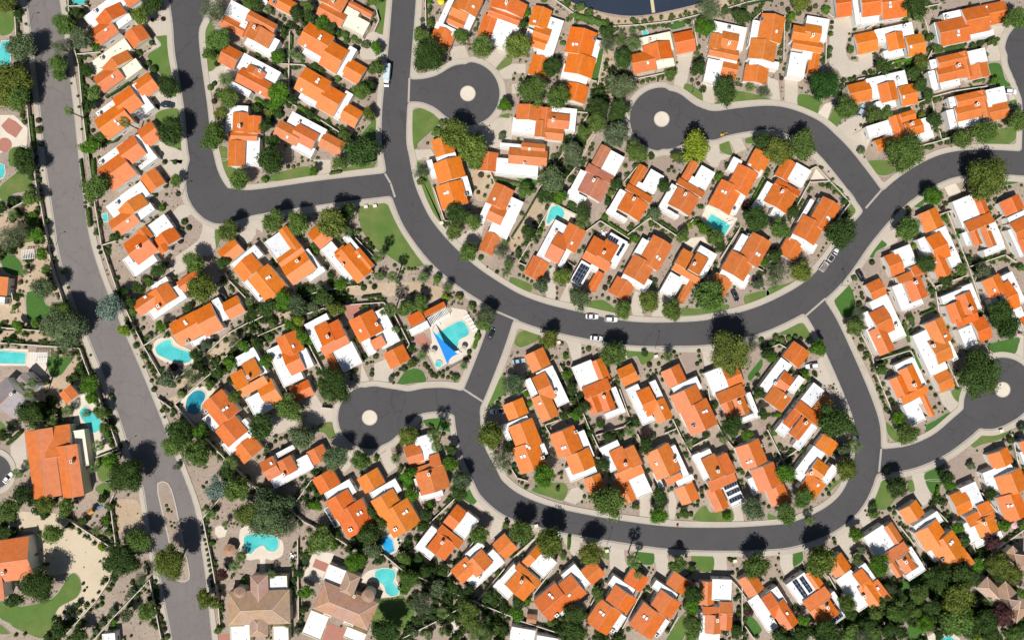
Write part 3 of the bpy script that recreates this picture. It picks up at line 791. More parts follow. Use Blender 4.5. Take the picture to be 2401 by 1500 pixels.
h P -24;g 1405 515 1655 610 v;w 1570 660 1820 970;o 1485 735 1715 900 u;o 1510 905 1720 1060 v;w 1400 750 1545 890;c 1715 850;k 1565 960
h P -22;w 1730 395 2010 560;g 1905 350 2090 505 v;o 1845 590 2115 580 n;o 1885 660 2010 780 v;o 1990 625 2140 790 v;w 2070 600 2230 820;w 2020 850 2235 830;w 1815 690 1905 790;c 2065 650
h P -25;g 2170 400 2410 450 v;w 2245 545 2450 560;o 2270 600 2520 700 u;w 2250 660 2400 900;o 2350 760 2480 860 v
h P -22;g 1085 905 1290 1050 u;w 1180 850 1400 965;o 1210 1100 1470 1060 n;o 1280 1155 1500 1270 v;o 1340 1010 1455 1050 n;w 1165 1190 1340 1380;w 1260 1375 1460 1350;c 1375 1150
h P -25;o 2010 1140 2240 1230 v;o 2160 1180 2370 1370 u;w 2190 1090 2420 1330;w 2080 1305 2190 1400;w 2290 1400 2420 1480;g 2330 1450 2480 1600 u;c 2300 1190;k 2122 1222
t 2020 180 200 y
t 1550 340 85 b
t 1310 650 118 g
t 690 690 128 d
t 110 650 95 g
t 310 1050 95 y
t 90 1070 105 s
t 60 910 70 d
t 240 480 58 d
t 565 245 30 d
t 730 390 35 d
t 1480 970 85 d
t 1370 800 33 Y
t 1660 555 30 b
t 1780 700 40 b
t 1820 1030 52 g
t 1880 930 38 d
t 2010 1040 75 s
t 1670 1130 58 d
t 1540 1230 35 d
t 840 1460 60 s
t 2370 1010 42 g
t 2180 1430 108 d
t 1330 1490 45 g
t 810 1110 30 g
s 980 960 28,1670 410 22,1645 455 22,1315 455 25,1325 490 22,1305 520 16,1265 470 8,2190 275 14,2230 265 16,2270 255 16,2140 375 16,2180 490 18,2380 240 14,550 785 12,520 825 12,505 855 12,475 900 12,510 75 16,570 110 10,610 180 16,860 1195 14,880 1250 18,895 1295 18,830 1285 10,925 1345 14,860 1350 30,1340 1430 10,1380 1435 10,1415 1420 10,1550 1370 20,1550 1280 20,1190 1280 16,1210 1330 14,1240 1390 14,1720 620 18,1750 720 18,1790 800 20,1825 880 20,1865 980 18,2120 960 18,1450 1440 18,1530 1170 18,820 1200 8,800 1225 8,2120 425 10,1100 1010 20,2240 940 22
H 610 240,690 300 22
H 1440 1450,1560 1400 12
H 650 290,755 390 10
H 2070 940,2230 900 16
L 400 200,280 420,230 550
L 400 210,580 200
L 400 90,460 60,590 205,775 400,570 680
L 0 980,130 830
L 1690 500,1790 760,1890 1010,1990 1320
L 1500 1100,1570 1190,1610 1450
L 1570 1190,1880 1080
L 1900 1000,2230 890,2330 960
L 1620 510,1740 470
L 2150 560,2210 520
L 1130 1240,1190 1230
l 690 230 790 320 840 420 830 500 780 560 720 470 780 400
l 920 10 1120 0 1200 110 1100 150 1030 140 950 60
v 1320 400 1430 330 1470 390 1440 450 1360 440 1310 420
v 2130 210 2330 200 2340 220 2200 240
v 930 880 1030 740 1110 780 1110 810 1020 860 990 920 950 910
v 730 1140 790 1210 820 1320 800 1450 720 1480 650 1420 620 1300 650 1210
l 0 1200 200 1150 300 1100 300 1150 150 1250 0 1300
d 1040 720 1200 640 1220 760 1100 830
b 840 960 1050 900 1060 1000 1000 1060 960 1100 860 1000 800 1030
e 1650 250 1750 200 1810 300 1700 340
e 400 190 460 70 580 200 420 200
car 615 890 -55 pickup white
trailer 525 1000 -55
car 870 1085 60 suv black
car 335 965 42 suv grey
lamp 690 1180 20
@ 0 750 4
h A -28;o 1590 40 1930 120 u;o 1815 -75 2095 75 u;w 1790 210 1975 170;w 1985 -180 2150 -20;g 2075 -155 2305 -80 u;a 1765 195;k 1735 15;k 1750 35
h R 50;o 1900 800 2245 850 u;o 2020 1045 2320 1040 u;w 1900 925 2060 990;w 2300 920 2390 1090;w 2080 1170 2390 1070;g 2180 1220 2470 1200 u;k 2100 840;k 2130 820;a 1940 855
h Y -8;o 425 1010 690 1250 n;o 235 1045 575 1640 v;o 530 1190 785 1640 v;w 675 1040 840 1360 cream;c 690 1320
h Y 50;o 560 700 735 700 u
h Y 45 greyroof;o 60 540 130 920 v;o 230 490 290 690 u;c 130 690
t 630 70 185 s
t 850 600 85 b
t 870 720 70 b
t 290 880 110 d
t 350 810 60 b
t 510 750 45 d
p 640 330 50
p 510 320 40
t 950 860 65 g
t 980 1010 55 g
t 1020 1080 48 g
p 630 850 55
p 500 920 40
p 480 990 50
P 290 590 40
P 260 690 45
P 200 610 25
P 810 870 35
p 920 1180 55
p 160 1440 50
p 270 1340 50
p 880 1390 50
t 1050 1330 80 b
t 1205 1455 158 d
t 1160 100 58 Y
t 1680 1060 125 d
t 1630 1170 95 g
t 1860 1240 145 g
t 1890 1040 80 b
t 1800 530 88 s
t 1570 560 80 s
t 1850 430 50 d
t 1840 330 60 d
t 1930 240 58 s
t 2200 190 58 s
t 2280 240 58 b
t 2150 400 60 b
t 2050 480 68 d
t 1970 610 55 g
p 1700 700 40
p 2160 1340 70
t 2130 1430 68 d
t 2210 720 65 g
t 1520 60 58 b
t 1400 140 30 s
t 40 1080 60 d
t 110 1000 40 s
t 1670 1370 40 s
t 160 50 50 b
t 340 30 45 b
t 2380 210 48 g
t 750 430 38 g
t 1640 440 45 r
s 1275 240 28,1330 305 14,1370 350 14,1400 440 20,1420 480 18,1440 510 18,1460 540 14,1420 570 20,1475 590 18,1350 440 14,1445 650 25,1520 850 20,1570 850 20,1620 840 20,1615 890 20,1545 910 14,1370 175 22,1340 75 20,1270 175 8,1290 320 6,1325 375 5,2150 560 24,2070 610 22,1045 710 25,850 330 14,1180 1140 14,700 540 30,2340 840 25,2300 800 20,270 60 20,60 20 18
H 70 1160,190 1050 20
H 2130 340,2330 150 22
L 0 70,600 120
L 0 215,745 265,800 420,1050 1040,1110 1210,900 1290
L 1220 0,1350 250,1520 545
L 1350 240,1590 75
L 1470 730,1600 820
L 1640 790,1820 1010,2110 1300,2290 1480,2420 1600
L 1640 790,1830 620,1990 490,2130 330
L 1600 600,1840 400,2130 130,2340 20
v 450 350 680 360 640 430 570 520 470 520
l 900 1290 1060 1270 1060 1500 930 1500
l 0 945 70 1010 60 1060 0 1060
d 100 1180 230 1050 260 1400 150 1440 100 1300
q 0 90 600 130 700 200 740 240 0 200
q 1540 760 1620 800 1830 620 1990 490 2150 320 2140 240 2250 150 2400 100 2400 20 2330 30 2130 140 1850 400 1620 600 1700 680
q 380 900 440 560 720 350 790 420 900 700 700 780 640 800 560 880 400 930
e 1430 250 1480 180 1600 155 1660 220 1780 280 1830 330 1800 410 1700 425 1560 400 1450 330
e 1700 760 1760 650 1880 620 2010 640 1990 700 1900 790 1880 940 1830 960 1760 900 1710 850
e 690 780 770 690 910 810 900 880 960 960 960 1040 1030 1160 1040 1220 890 1290 860 1200 830 1000 790 970 700 980
e 0 265 270 275 260 300 450 300 440 520 380 520 250 430 0 430
pool 1460 260 1500 220 1560 190 1600 190 1620 240 1700 280 1750 290 1800 330 1790 380 1740 400 1620 385 1540 350 1480 320
poold 1760 730 1820 670 1880 660 1925 690 1920 740 1890 790 1880 860 1820 885 1760 860 1745 800
pool 750 860 800 810 850 850 940 930 950 1000 910 1045 870 1050 820 980 770 920
pool 0 290 245 310 235 410 0 405
pergola 365 350 150 90 0
car 75 1478 -50 sedan white
lamp 1190 1220 20
@ 600 750 4
h Q -29;o -130 420 60 500 n;o -240 520 -60 600 n;o -160 655 110 590 s;w -205 360 20 330;w -90 290 110 490;w -100 745 160 825;g 0 620 250 740 u;c -60 530
h Q -25;o 190 180 450 275 v;o 245 320 465 460 u;w 100 285 450 545;w 385 300 545 425;g 310 640 550 690 u;c 220 355;k 352 245
h Q -27;w 450 45 670 255;w 450 45 690 -10;o 548 70 745 185 n;o 685 40 845 145 n;o 610 265 880 215 s;g 625 295 800 480 v;w 720 290 1000 400;c 680 155
h Q -27;o 875 15 1190 100 v;o 1075 200 1220 230 s;w 1035 -33 1353 193;w 977 187 1133 300;g 1193 320 1450 367 v;c 1140 40;k 983 98
h Z -27;o 1420 -27 1587 0 n;w 1433 93 1633 67;o 1573 -73 1780 -127 n
h R -28;o 35 1340 240 1440 u;o 190 1340 390 1400 v;w 190 1250 370 1205;w 130 1490 540 1390;w 380 1310 545 1380;g 470 1240 690 1285 v;c 270 1440;k 145 1340
h T#1 -17;w 1480 1110 1710 1280;g 1385 1190 1590 1335 u;o 1475 1395 1740 1380 n;o 1620 1280 1740 1350 n;o 1490 1440 1820 1560 v;c 1625 1440
t 740 620 165 d
t 320 830 108 g
t 260 760 33 Y
t 60 990 118 d
t 430 1090 118 s
t 750 1290 108 s
t 990 1310 100 g
t 1430 1080 85 y
P 1670 1080 58
P 1690 1190 45
t 2200 1070 118 y
t 2310 1310 108 s
t 2380 1190 50 d
t 2370 620 60 s
t 2140 40 80 g
t 1830 1340 68 b
t 1820 1210 58 d
p 1560 330 58
p 1310 90 40
t 1470 410 48 g
p 1950 430 45
t 1870 540 38 g
t 400 10 55 Y
t 320 50 58 b
t 440 150 66 b
t 500 210 45 b
t 115 165 48 g
t 100 390 62 b
t 20 230 58 d
t 940 190 28 b
t 1450 270 38 d
t 2080 160 35 g
p 1310 1300 55
t 1430 1460 78 b
t 1920 1490 85 s
t 1130 1290 30 b
t 1360 1390 30 g
t 120 1200 38 s
t 1270 550 35 s
t 160 30 48 g
s 1040 410 16,1075 398 14,1100 393 10,1125 340 26,1090 470 20,1085 510 22,1585 420 22,1610 445 22,1635 485 22,1658 515 25,1690 530 22,1718 505 20,1755 485 20,1795 460 18,1752 530 20,1800 540 20,1830 500 18,1325 510 20,1390 455 30,1350 465 16,1290 590 14,580 500 20,595 465 14,650 790 14,435 830 20,180 1140 20,230 1115 20,278 1095 22,2330 510 14,2390 340 8,2000 300 25,2000 350 20,1760 1070 18,2285 740 16,2265 775 20,170 810 20,1340 1180 18,1370 1165 18,1320 1195 12,1450 100 18,1465 180 22,1440 150 18,585 300 24,1020 340 30,1650 1000 22,1630 980 16
H 2085 120,2050 260 18
L 500 240,620 470
L 170 430,290 670
L 1300 -50,1440 227,1413 273
L 20 150,270 40
L 610 820,700 830
F 1607 340,1687 493,1793 427,1820 453,1967 367,2010 290
F 2093 100,1973 -93
v 1325 610 1340 560 1400 480 1490 450 1570 480 1600 575 1500 590
v 1570 910 1680 895 1760 910 1830 1000 1835 1050 1760 1040 1600 1000
l 565 1040 590 980 715 955 750 1080 690 1120 640 1060
l 2165 820 2240 620 2310 520 2360 560 2330 700 2240 760 2230 810
l 2180 1180 2240 1230 2260 1310 2200 1250
d 990 410 1060 560 1050 620 950 640 870 660 980 580
d 1110 410 1240 360 1290 470 1240 590 1100 600
d 460 780 560 700 640 830 740 830 740 960 570 980 480 950 480 830
d 170 900 300 920 420 900 350 1010 60 1130 40 1110
d 1160 1270 1260 1200 1320 1380 1240 1440
d 700 1130 780 1060 950 1200 880 1380 830 1430 800 1400 880 1280
r 820 -130 1000 -150 940 -20 870 0
r 1480 173 1567 120 1650 215 1560 270
e 1633 67 1800 -120 1973 -93 2093 93 1967 347 1687 487 1593 293 1653 213
pool 1713 120 1927 7 2000 127 1907 187 1893 247 1867 287 1713 160
sail 1653 93 1893 320 1793 407
pergola 1715 -30 190 85 -30
spa 1713 413 30
umb 1660 300 30 beige
umb 1947 267 30 beige
lounge 1973 -37 -30
lounge 1993 -7 -30
lounge 2017 27 -30
lounge 2033 60 -30
lounge 2053 90 -30
lounge 1905 300 35
lounge 1715 30 60
car 2207 135 -68 sedan black
car 2262 855 175 pickup white
island 1068 914 70
@ 1200 750 4
h U -25;g 115 335 368 415 v;w 270 475 540 765;w 225 500 400 470;o 190 545 415 720 u;o 187 740 440 885 v;w 112 570 245 695;c 410 670;k 265 780
h U -22;w 560 445 830 590;g 722 400 930 545 v;o 660 640 930 640 n;o 685 725 850 845 v;o 800 690 970 820 v;w 930 640 1070 860;w 870 880 1070 860;c 860 715
h U -25;g 978 470 1198 560 u;w 1070 650 1340 940 grey;o 1170 680 1390 850 u;o 1290 790 1505 905 v;w 1290 585 1420 720 grey;c 1240 850;k 1408 818
h U -25;g 1395 490 1640 560 v;w 1500 635 1785 640;o 1490 715 1800 765 v;o 1575 850 1930 965 v;w 1570 870 1675 985;a 1705 990;k 1798 860;k 1825 850
h U -22;w 1805 500 2050 650;g 1960 455 2185 605 u;o 1915 695 2190 690 n;o 1960 780 2110 890 v;o 2070 745 2230 860 v;w 2195 690 2330 910;w 2140 925 2330 905;c 2125 765
h V -22;g -90 800 160 870 v;w -105 995 165 950;w -100 1000 0 1120;o -30 1010 280 1150 v;o 0 1210 320 1350 v;w 260 1170 340 1250;k 140 1180;k 165 1195;k 90 1280;k 120 1272;a 290 1285
h V -22;o 357 1080 665 1200 v;o 505 1285 785 1360 v;w 610 1055 775 1270;w 500 1390 800 1420;g 670 1495 880 1570 v;k 475 1200;k 500 1190;a 600 1045
h V#3 -25;w 822 1200 1025 1200;w 822 1200 1010 1390;o 915 1240 1115 1365 n;o 1055 1215 1215 1335 n;o 965 1445 1240 1430 s;c 1060 1345
h V#4 -25;o 1250 1255 1580 1400 v;w 1430 1215 1690 1510;w 1320 1430 1440 1590;c 1525 1310;k 1357 1345
h V#5 -25;w 1692 1280 1885 1270;w 1692 1270 1870 1470;o 1778 1310 1985 1440 n;o 1920 1290 2090 1410 n;o 1830 1520 2110 1500 s;c 1925 1410
h V#6 -22;o 2097 1200 2395 1320 v;a 2350 1170;k 2212 1332;k 2243 1320
t 350 180 88 y
t 945 320 110 g
t 2030 300 170 y
t 2260 240 58 s
p 1470 340 60
t 1245 310 35 d
t 2390 310 58 d
t 30 600 92 s
t 500 340 32 b
t 515 510 48 b
t 560 640 58 d
t 130 690 35 b
t 165 790 35 b
t 640 720 40 d
t 660 830 68 d
t 590 890 50 b
t 490 890 50 d
t 830 970 45 d
p 1110 1040 60
t 1150 960 48 d
t 900 1100 58 d
t 1020 1080 40 d
t 1250 1060 55 r
t 1330 1080 30 s
t 1250 1170 68 d
t 840 1350 70 d
t 300 1460 98 b
t 730 1050 42 d
t 2070 990 105 d
t 2210 1070 58 b
p 1990 1120 45
p 1660 1160 45
t 1900 800 42 d
t 2310 690 58 d
t 1810 1080 30 d
t 2370 880 58 d
t 985 600 28 b
p 370 1270 30
t 1510 540 30 d
t 990 540 24 y
s 530 410 22,1290 420 25,720 270 25,665 270 14,672 305 14,795 280 10,450 270 8,470 220 20,1410 350 16,1545 345 20,1522 300 18,1378 412 18,1245 465 10,1300 475 14,1350 470 12,1580 320 8,1755 340 16,1755 290 20,1770 385 18,1740 412 22,1780 485 20,1820 550 12,1800 530 10,2165 455 8,2210 460 10,2340 185 25,2345 240 20,1400 500 20,1415 560 18,1490 740 12,175 480 12,475 1360 12,440 1440 14,465 1480 14,1095 830 20,1280 1410 20,2040 1230 12,1940 1200 8,1920 1195 6,2100 1320 10,1230 1280 12,20 1360 25,40 1400 20,1490 960 18,1540 940 12,1500 1040 20,380 340 14
H 500 480,580 760 22
H 700 960,760 1120 18
L 450 430,480 480
L 600 700,640 800,720 1000,840 1250
L 430 940,310 985,370 1090
L 790 1080,1050 1000,1110 950
L 1010 650,1100 900
L 1180 1070,1260 1250
L 1510 930,1590 1100,1680 1260
L 1440 1060,1540 1020
L 1930 980,1990 1090,2080 1200,2200 1420
L 1700 1180,1840 1110
L 75 685,140 650
L 0 1400,50 1480,150 1510
L 1840 640,1860 750
l 20 220 60 120 150 85 260 105 270 180 160 235 80 260
l 1085 280 1320 290 1320 370 1220 425 1170 340 1090 360
v 2210 520 2340 360 2350 440 2240 570
d 480 150 650 180 650 370 570 380 530 240
d 1060 240 1085 250 1080 360 1040 370
b 1550 280 1740 280 1750 480 1640 480
d 1780 270 1860 230 1900 410 1810 440
b 740 890 850 850 1060 1000 780 1060
b 1860 1110 2060 1100 2090 1230 1980 1200 1930 1230
car 795 170 5 sedan white
car 65 385 -8 sedan paleblue
lamp 1340 270 20
utility 440 210
utility 1355 340
@ 1800 750 4
h P -25;g 915 -330 1125 -230 u;w 950 -165 1300 150;o 950 -60 1190 90 u;o 950 110 1190 270 v;w 885 -60 1010 75;w 920 90 1050 270;c 1195 50;k 1038 155
h P -22;w 1620 -215 1910 -250;w 1820 -310 2005 -110;o 1765 -215 1970 -90 v;o 1670 -130 1870 -20 v;o 1760 10 1980 -10 s;g 1905 10 2110 165 u;w 1785 95 1975 225;c 1890 -110
h W -25;o 1472 45 1725 180 v;o 1510 215 1740 350 u;w 1355 150 1690 455;w 1660 215 1788 365;g 1545 517 1757 622 u;c 1540 240;k 1662 150
h W -25;w 1185 425 1385 405;w 1290 390 1485 600;o 1225 480 1450 615 v;o 1140 565 1335 680 v;o 1245 725 1505 680 s;w 1345 710 1450 780;w 1265 800 1480 930;g 1415 700 1570 885 v;c 1362 605
h U 37;g 245 195 290 455 v;w 125 350 20 700;o 160 480 140 690 u;o 60 620 125 860 v;w 290 515 245 695;k 163 718;c 60 590
h U 38;w 430 585 400 830 grey;g 520 700 510 920 v;o 305 755 455 985 n;o 250 830 210 1015 v;o 330 905 285 1125 v;w 400 960 295 1225 grey;w 150 930 150 1100 grey;c 345 960
h U#3 37;g 530 1060 580 1280 v;w 430 1175 330 1530;o 470 1300 460 1530 u;w 605 1350 560 1540;c 380 1420
h AA#1 -22;g 2055 1265 2305 1330 v;w 2010 1435 2310 1420
h AB -22;o 2360 1150 2480 1230 v;w 2360 1240 2480 1330
t 820 60 85 g
t 465 265 80 b
t 620 950 140 d
t 1960 490 190 d
t 2230 60 118 d
t 1230 930 68 b
t 1310 1070 105 g
t 1060 460 58 g
t 345 505 42 b
t 325 650 32 b
t 440 510 28 d
t 385 560 25 b
t 95 890 30 b
t 30 340 58 b
p 820 1180 65
t 800 1040 45 d
t 740 1390 100 y
t 720 1210 60 s
t 170 1430 80 b
t 1670 1460 70 d
t 1900 1360 42 s
t 2380 1000 48 s
t 2270 1120 38 d
t 60 1050 40 g
t 1120 1420 40 s
s 875 265 30,915 315 18,910 360 20,970 375 18,985 420 14,983 475 18,1005 525 14,1022 570 18,1035 650 18,1055 685 14,1070 735 16,1085 770 14,1100 800 14,1103 830 16,1135 865 18,1145 935 10,860 140 14,75 160 30,130 185 35,200 170 30,260 160 28,310 180 24,10 240 20,45 225 20,590 615 8,620 600 10,612 640 14,645 645 8,495 485 6,1505 580 16,1530 640 18,1575 705 18,1610 785 16,1665 835 12,1605 860 8,1640 865 10,1140 300 25,1480 985 8,1480 1040 6,1965 1225 10,1860 1355 12,2300 1065 14,180 1200 16,120 1190 24,1470 480 18,1140 650 14,1145 690 16,2380 1220 14,1395 650 8
H 1285 20,1330 200 14
H 1060 370,1330 270 18
L 870 110,980 330,1010 480,1170 870
L 1020 380,1340 285,1370 340
L 0 1030,140 1310,290 1210
L 0 270,110 225,170 260
L 1690 410,1790 620
L 2290 1070,2330 1250,2360 1400
l 90 110 250 40 340 30 400 100 420 150 380 200 280 150 120 140
v 1340 170 1380 280 1460 440 1410 460 1370 330
v 2060 230 2350 160 2350 240 2310 320 2120 310
l 1720 660 1850 620 1850 700 1820 790 1750 740
v 1500 1060 1480 985 1580 930 1690 865 1730 890 1640 980
l 1110 950 1200 1030 1300 1130 1280 1160 1190 1140 1120 1060
l 1900 1170 1960 1080 2080 1010 2200 990 2290 990 2280 1050 2160 1130 2000 1170 1940 1200
v 1480 1430 1640 1370 1660 1500 1480 1500
l 660 680 740 770 790 950 780 1000 740 1000 700 860
d 540 290 600 450 480 580 430 540 450 400
d 480 590 560 470 640 460 660 580 520 640
d 1600 690 1710 660 1820 790 1740 880 1640 790
d 2340 130 2400 150 2400 400 2320 320
b 1420 970 1480 1080 1430 1150 1400 1100
b 1650 1360 1800 1280 2050 1260 2090 1370 1980 1430 1900 1480 1760 1500 1660 1420
d 1350 1440 1470 1430 1480 1500 1360 1500
b 1010 290 1180 220 1310 190 1310 260 1080 350
island 2200 652 70
car 415 430 172 suv white
utility 2195 1040
@ 0 1125 4
h Y -8;o -150 590 320 910 u;o -200 850 40 1110 v;w 300 560 370 880 slate;c 50 860
t 80 280 110 g
t 210 130 90 d
t 430 230 85 y
t 620 240 80 g
t 500 500 90 g
t 380 980 165 d
t 130 1130 80 d
t 60 500 50 d
t 1170 740 165 d
t 1040 770 58 b
t 1310 570 105 g
t 1610 770 155 y
t 960 620 45 Y
p 900 470 58
t 1040 240 42 g
t 1030 480 48 g
t 1000 380 45 b
t 790 380 48 d
t 2050 80 100 S
t 2230 80 118 g
t 2330 320 110 y
p 1975 320 50
p 2110 410 38
t 1910 1100 75 y
t 2010 1150 58 y
p 2200 810 58
p 2260 720 50
t 2090 880 58 r
t 2300 940 35 b
t 1380 1230 95 g
t 1200 1270 62 s
t 1080 1320 38 b
t 1070 1220 42 s
t 1330 920 58 s
t 1250 1040 48 s
t 740 1160 38 d
t 670 1230 42 d
t 560 1400 75 d
t 740 1440 72 d
t 960 1330 33 s
t 905 1410 33 s
t 775 1360 30 s
t 2050 1400 42 g
t 460 1470 48 d
t 970 170 48 d
t 1990 590 28 b
s 950 1165 25,1025 1030 22,1070 950 18,780 970 16,815 1005 10,790 1035 14,600 1240 16,655 1325 14,640 1345 10,600 1350 25,1380 795 14,1395 830 16,1390 880 14,1455 950 22,1440 1000 24,1475 1040 24,1465 1085 30,1480 1140 24,1490 1190 24,1510 1300 26,1530 1350 26,1540 1400 26,1565 1470 30,1470 1380 25,1560 240 18,1575 280 20,1610 295 12,1600 390 12,1635 400 12,1610 430 14,1640 445 12,1935 25 14,1910 70 14,1900 440 16,1905 490 16,1920 560 16,1930 600 14,1940 650 16,1950 700 16,1955 750 16,1960 800 16,1970 850 16,1975 900 16,1985 950 16,1990 990 18,1230 1460 14,310 300 10,235 1440 18,150 1450 18,1330 1010 22,1280 1090 30,1240 960 25
L 590 340,900 540,1040 630
L 645 370,560 490
L 1065 810,1020 950,900 1130,600 1470
L 1400 930,1340 1000,1060 1290,880 1500
L 1400 930,1450 1180,1510 1480
L 1065 140,1030 210,1080 580
L 2080 150,1900 360,1990 800,2040 1100,2060 1350
l 640 900 700 870 750 920 765 1010 720 1100 560 1190 510 1290 490 1400 420 1480 330 1470 130 1380 90 1340 0 1290 0 1130 200 1180 500 1100
l 0 1350 60 1390 100 1440 0 1440
l 900 60 1000 0 1050 0 1040 130 960 140 900 100
y 0 300 300 300 580 330 900 540 1050 640 1000 830 1060 800 1020 950 850 1180 590 1490 430 1490 500 1300 560 1190 760 1050 740 900 640 870 390 880 330 500 160 480
q 1090 200 1280 190 1350 360 1280 470 1080 480
r 2020 1450 2150 1440 2150 1500 2020 1500
median 1470 40 1530 10 1590 40 1640 200 1700 500 1780 870 1770 930 1720 950 1650 930 1600 600 1540 350
play 860 290
gazebo 2150 660 62
h Y -5;w 960 1440 1090 1560
@ 600 1125 4
h R -30;g 525 -5 795 30 v;w 640 125 945 110;o 655 205 950 250 v;o 740 320 1115 400 v;w 745 335 875 440;w 640 270 790 420 slate;a 890 460;k 960 315;k 988 300
h R -30;g 945 -10 1215 20 v;w 1070 120 1370 95;o 1080 200 1375 245 v;o 1165 315 1545 395 v;w 1170 330 1310 440;k 1390 308;k 1415 288;a 1310 455
h BB 38;g 1885 225 1845 480 u;w 1985 295 1955 555;o 1745 420 1900 635 n;o 1720 485 1770 750 v;w 1650 425 1540 680;w 1540 590 1635 750;c 1750 575
h BB -42;w 1960 695 2145 620;o 1830 845 2080 840 u;o 1960 790 2220 770 v;w 1975 935 2335 765;w 2120 740 2335 770;g 2215 605 2460 640 u;c 2100 900;k 1960 795
h Y 22 tan;o 640 950 1044 1405 u;o 850 855 900 1100 v;w 690 785 800 1000;w 520 1215 600 1500;w 860 1370 1000 1540;w 640 1235 700 1290;w 830 1310 910 1375;c 930 1075;u 1050 1090 62
h Y -2 tan;o -260 1050 320 1340 u;o -50 900 120 1240 v;o -60 1260 110 1460 v;w 118 900 298 1060;w -240 1370 -50 1560;w 160 1370 310 1520;w -110 1325 -10 1390;u -155 1065 62
t 150 330 190 s
t 330 420 75 s
t 0 400 60 s
t 60 150 80 s
t 310 180 52 g
t 560 240 52 b
t 590 130 45 d
t 600 560 125 g
t 740 610 48 b
t 460 710 58 d
t 400 870 50 d
t 470 1040 68 b
t 460 1200 45 d
t 940 760 98 b
t 1060 500 98 d
t 1100 650 80 s
t 1160 400 60 g
t 1090 300 55 d
t 1430 40 52 b
t 1470 130 68 b
t 1640 240 48 b
t 1600 330 58 d
t 1570 430 58 d
t 1910 100 82 d
t 2090 510 85 g
t 1380 730 58 g
t 1440 920 88 g
t 1400 1010 58 b
t 1600 850 60 d
t 1530 720 50 d
t 1700 1000 78 s
t 1760 850 58 d
t 1560 1150 105 s
t 1510 1300 50 d
p 1750 1240 60
t 1650 1270 38 d
t 2000 1260 115 g
t 2180 1080 63 d
t 1860 1000 50 d
t 1990 1040 68 d
p 2150 1320 60
t 2260 1370 48 y
p 2110 1460 120
t 1220 1420 115 d
p 300 1340 45
t 400 1400 48 s
t 320 1000 33 g
p 150 880 45
p 1750 1420 50
p 1620 1450 45
t 1490 1420 48 s
t 880 640 48 d
t 2350 420 35 g
t 2270 880 30 b
s 1320 520 12,1335 560 12,1345 590 12,1345 640 12,2350 370 20,2330 440 16,340 720 16,370 600 20,280 1490 20,120 1430 12,140 1480 12
L 0 60,300 260,450 390,780 560,900 640,1200 700,1370 840,1620 950,1760 1020,2020 1130,2400 1280
L 390 560,400 1300
L 2020 1130,1780 1280,1500 1420,1380 1480
L 380 200,520 0
L 2040 580,1800 900
L 2330 830,2090 1120
L 1610 420,1860 180
v 1940 170 2000 80 2090 155 2040 230
l 1120 1130 1250 1100 1380 1080 1480 1200 1480 1330 1350 1430 1150 1400 1080 1350
d 2040 230 2090 160 2320 320 2300 500 2200 560 2190 480 2240 360
e 440 910 550 650 740 690 600 970
r 530 810 560 735 685 785 650 860
r 620 1500 680 1340 840 1390 820 1500
e -150 470 -60 430 0 500 240 560 250 700 150 750 90 740 85 880 40 880 35 740 -60 750 -150 690
e 1150 540 1260 500 1370 560 1340 660 1250 710 1180 640
e 1010 890 1080 840 1300 810 1340 840 1310 900 1350 1020 1340 1110 1300 1140 1180 1100 1190 1040 1120 950 980 960
e 1840 1290 1880 1280 1910 1390 1910 1440 1870 1460 1820 1440 1830 1380
e -380 440 -330 420 -270 470 -290 530 -350 540 -385 500
pool -110 540 -60 510 60 500 200 540 210 630 170 665 110 655 70 610 0 640 -50 690 -100 650
poolb 1165 560 1230 520 1280 560 1300 660 1240 695 1200 640
pool 1120 860 1190 825 1290 840 1310 890 1290 960 1340 1020 1330 1070 1270 1085 1220 1050 1200 980 1130 930
umb 1710 170 28 pink
patioset 340 715
@ 1200 1125 4
+ T#1 600 750;w 1480 1490 1600 1680;w 1570 1610 1760 1640
+ V#3 1200 750;g 955 1500 1170 1675 v;w 1070 1450 1320 1610
+ V#4 1200 750;o 1440 1495 1600 1480 s;g 1525 1585 1765 1665 v;w 1540 1510 1710 1490
+ V#5 1200 750;g 1815 1600 2040 1745 v;w 1975 1560 2190 1700;s 1985 1560 2120 1540;s 2010 1620 2145 1600;s 2035 1685 2170 1665;w 1930 1515 2010 1560
+ V#6 1200 750;o 2240 1415 2530 1530 v;g 2380 1600 2610 1680 v;w 2420 1490 2530 1560;w 2210 1490 2330 1620
+ U#3 1800 750;o 395 1437 430 1685 v;k 470 1545
+ AA#1 1800 750;o 2130 1480 2440 1560 v;o 2150 1670 2440 1815 v;k 2248 1740;k 2285 1735;w 2030 1490 2170 1580
h BB 42;g 240 600 150 820 u;w 300 660 295 920;o 70 780 235 1005 n;o 60 850 110 1130 v;w 20 785 -130 1040;w -120 930 -40 1120;c 90 940
h BB -40;g 640 850 880 880 u;w 460 890 740 965;o 430 990 700 1060 u;o 205 1135 560 1150 u;w 440 1235 590 1170;a 420 1260;k 355 1070;k 380 1095;k 540 1075
h BB 34;g 1130 820 1205 1050 v;w 955 890 1100 1110;o 975 985 1080 1250 v;o 835 1115 890 1450 v;w 1025 1250 985 1420;a 945 1405;k 833 1232;k 858 1255
h BB 34;g 1525 850 1605 1080 v;w 1355 935 1510 1140;o 1400 1030 1490 1295 v;o 1240 1150 1310 1490 v;w 1430 1290 1390 1460;a 1355 1450;k 1238 1272;k 1263 1292
h BB 2;w 1880 925 2055 1130;g 1765 945 1895 1175 v;o 1795 1190 2065 1265 n;o 1955 1145 2063 1240 n;o 1820 1262 1960 1435 v;o 1955 1245 2060 1400 v;w 1762 1240 1822 1560;w 1822 1435 1945 1560;c 1920 1300
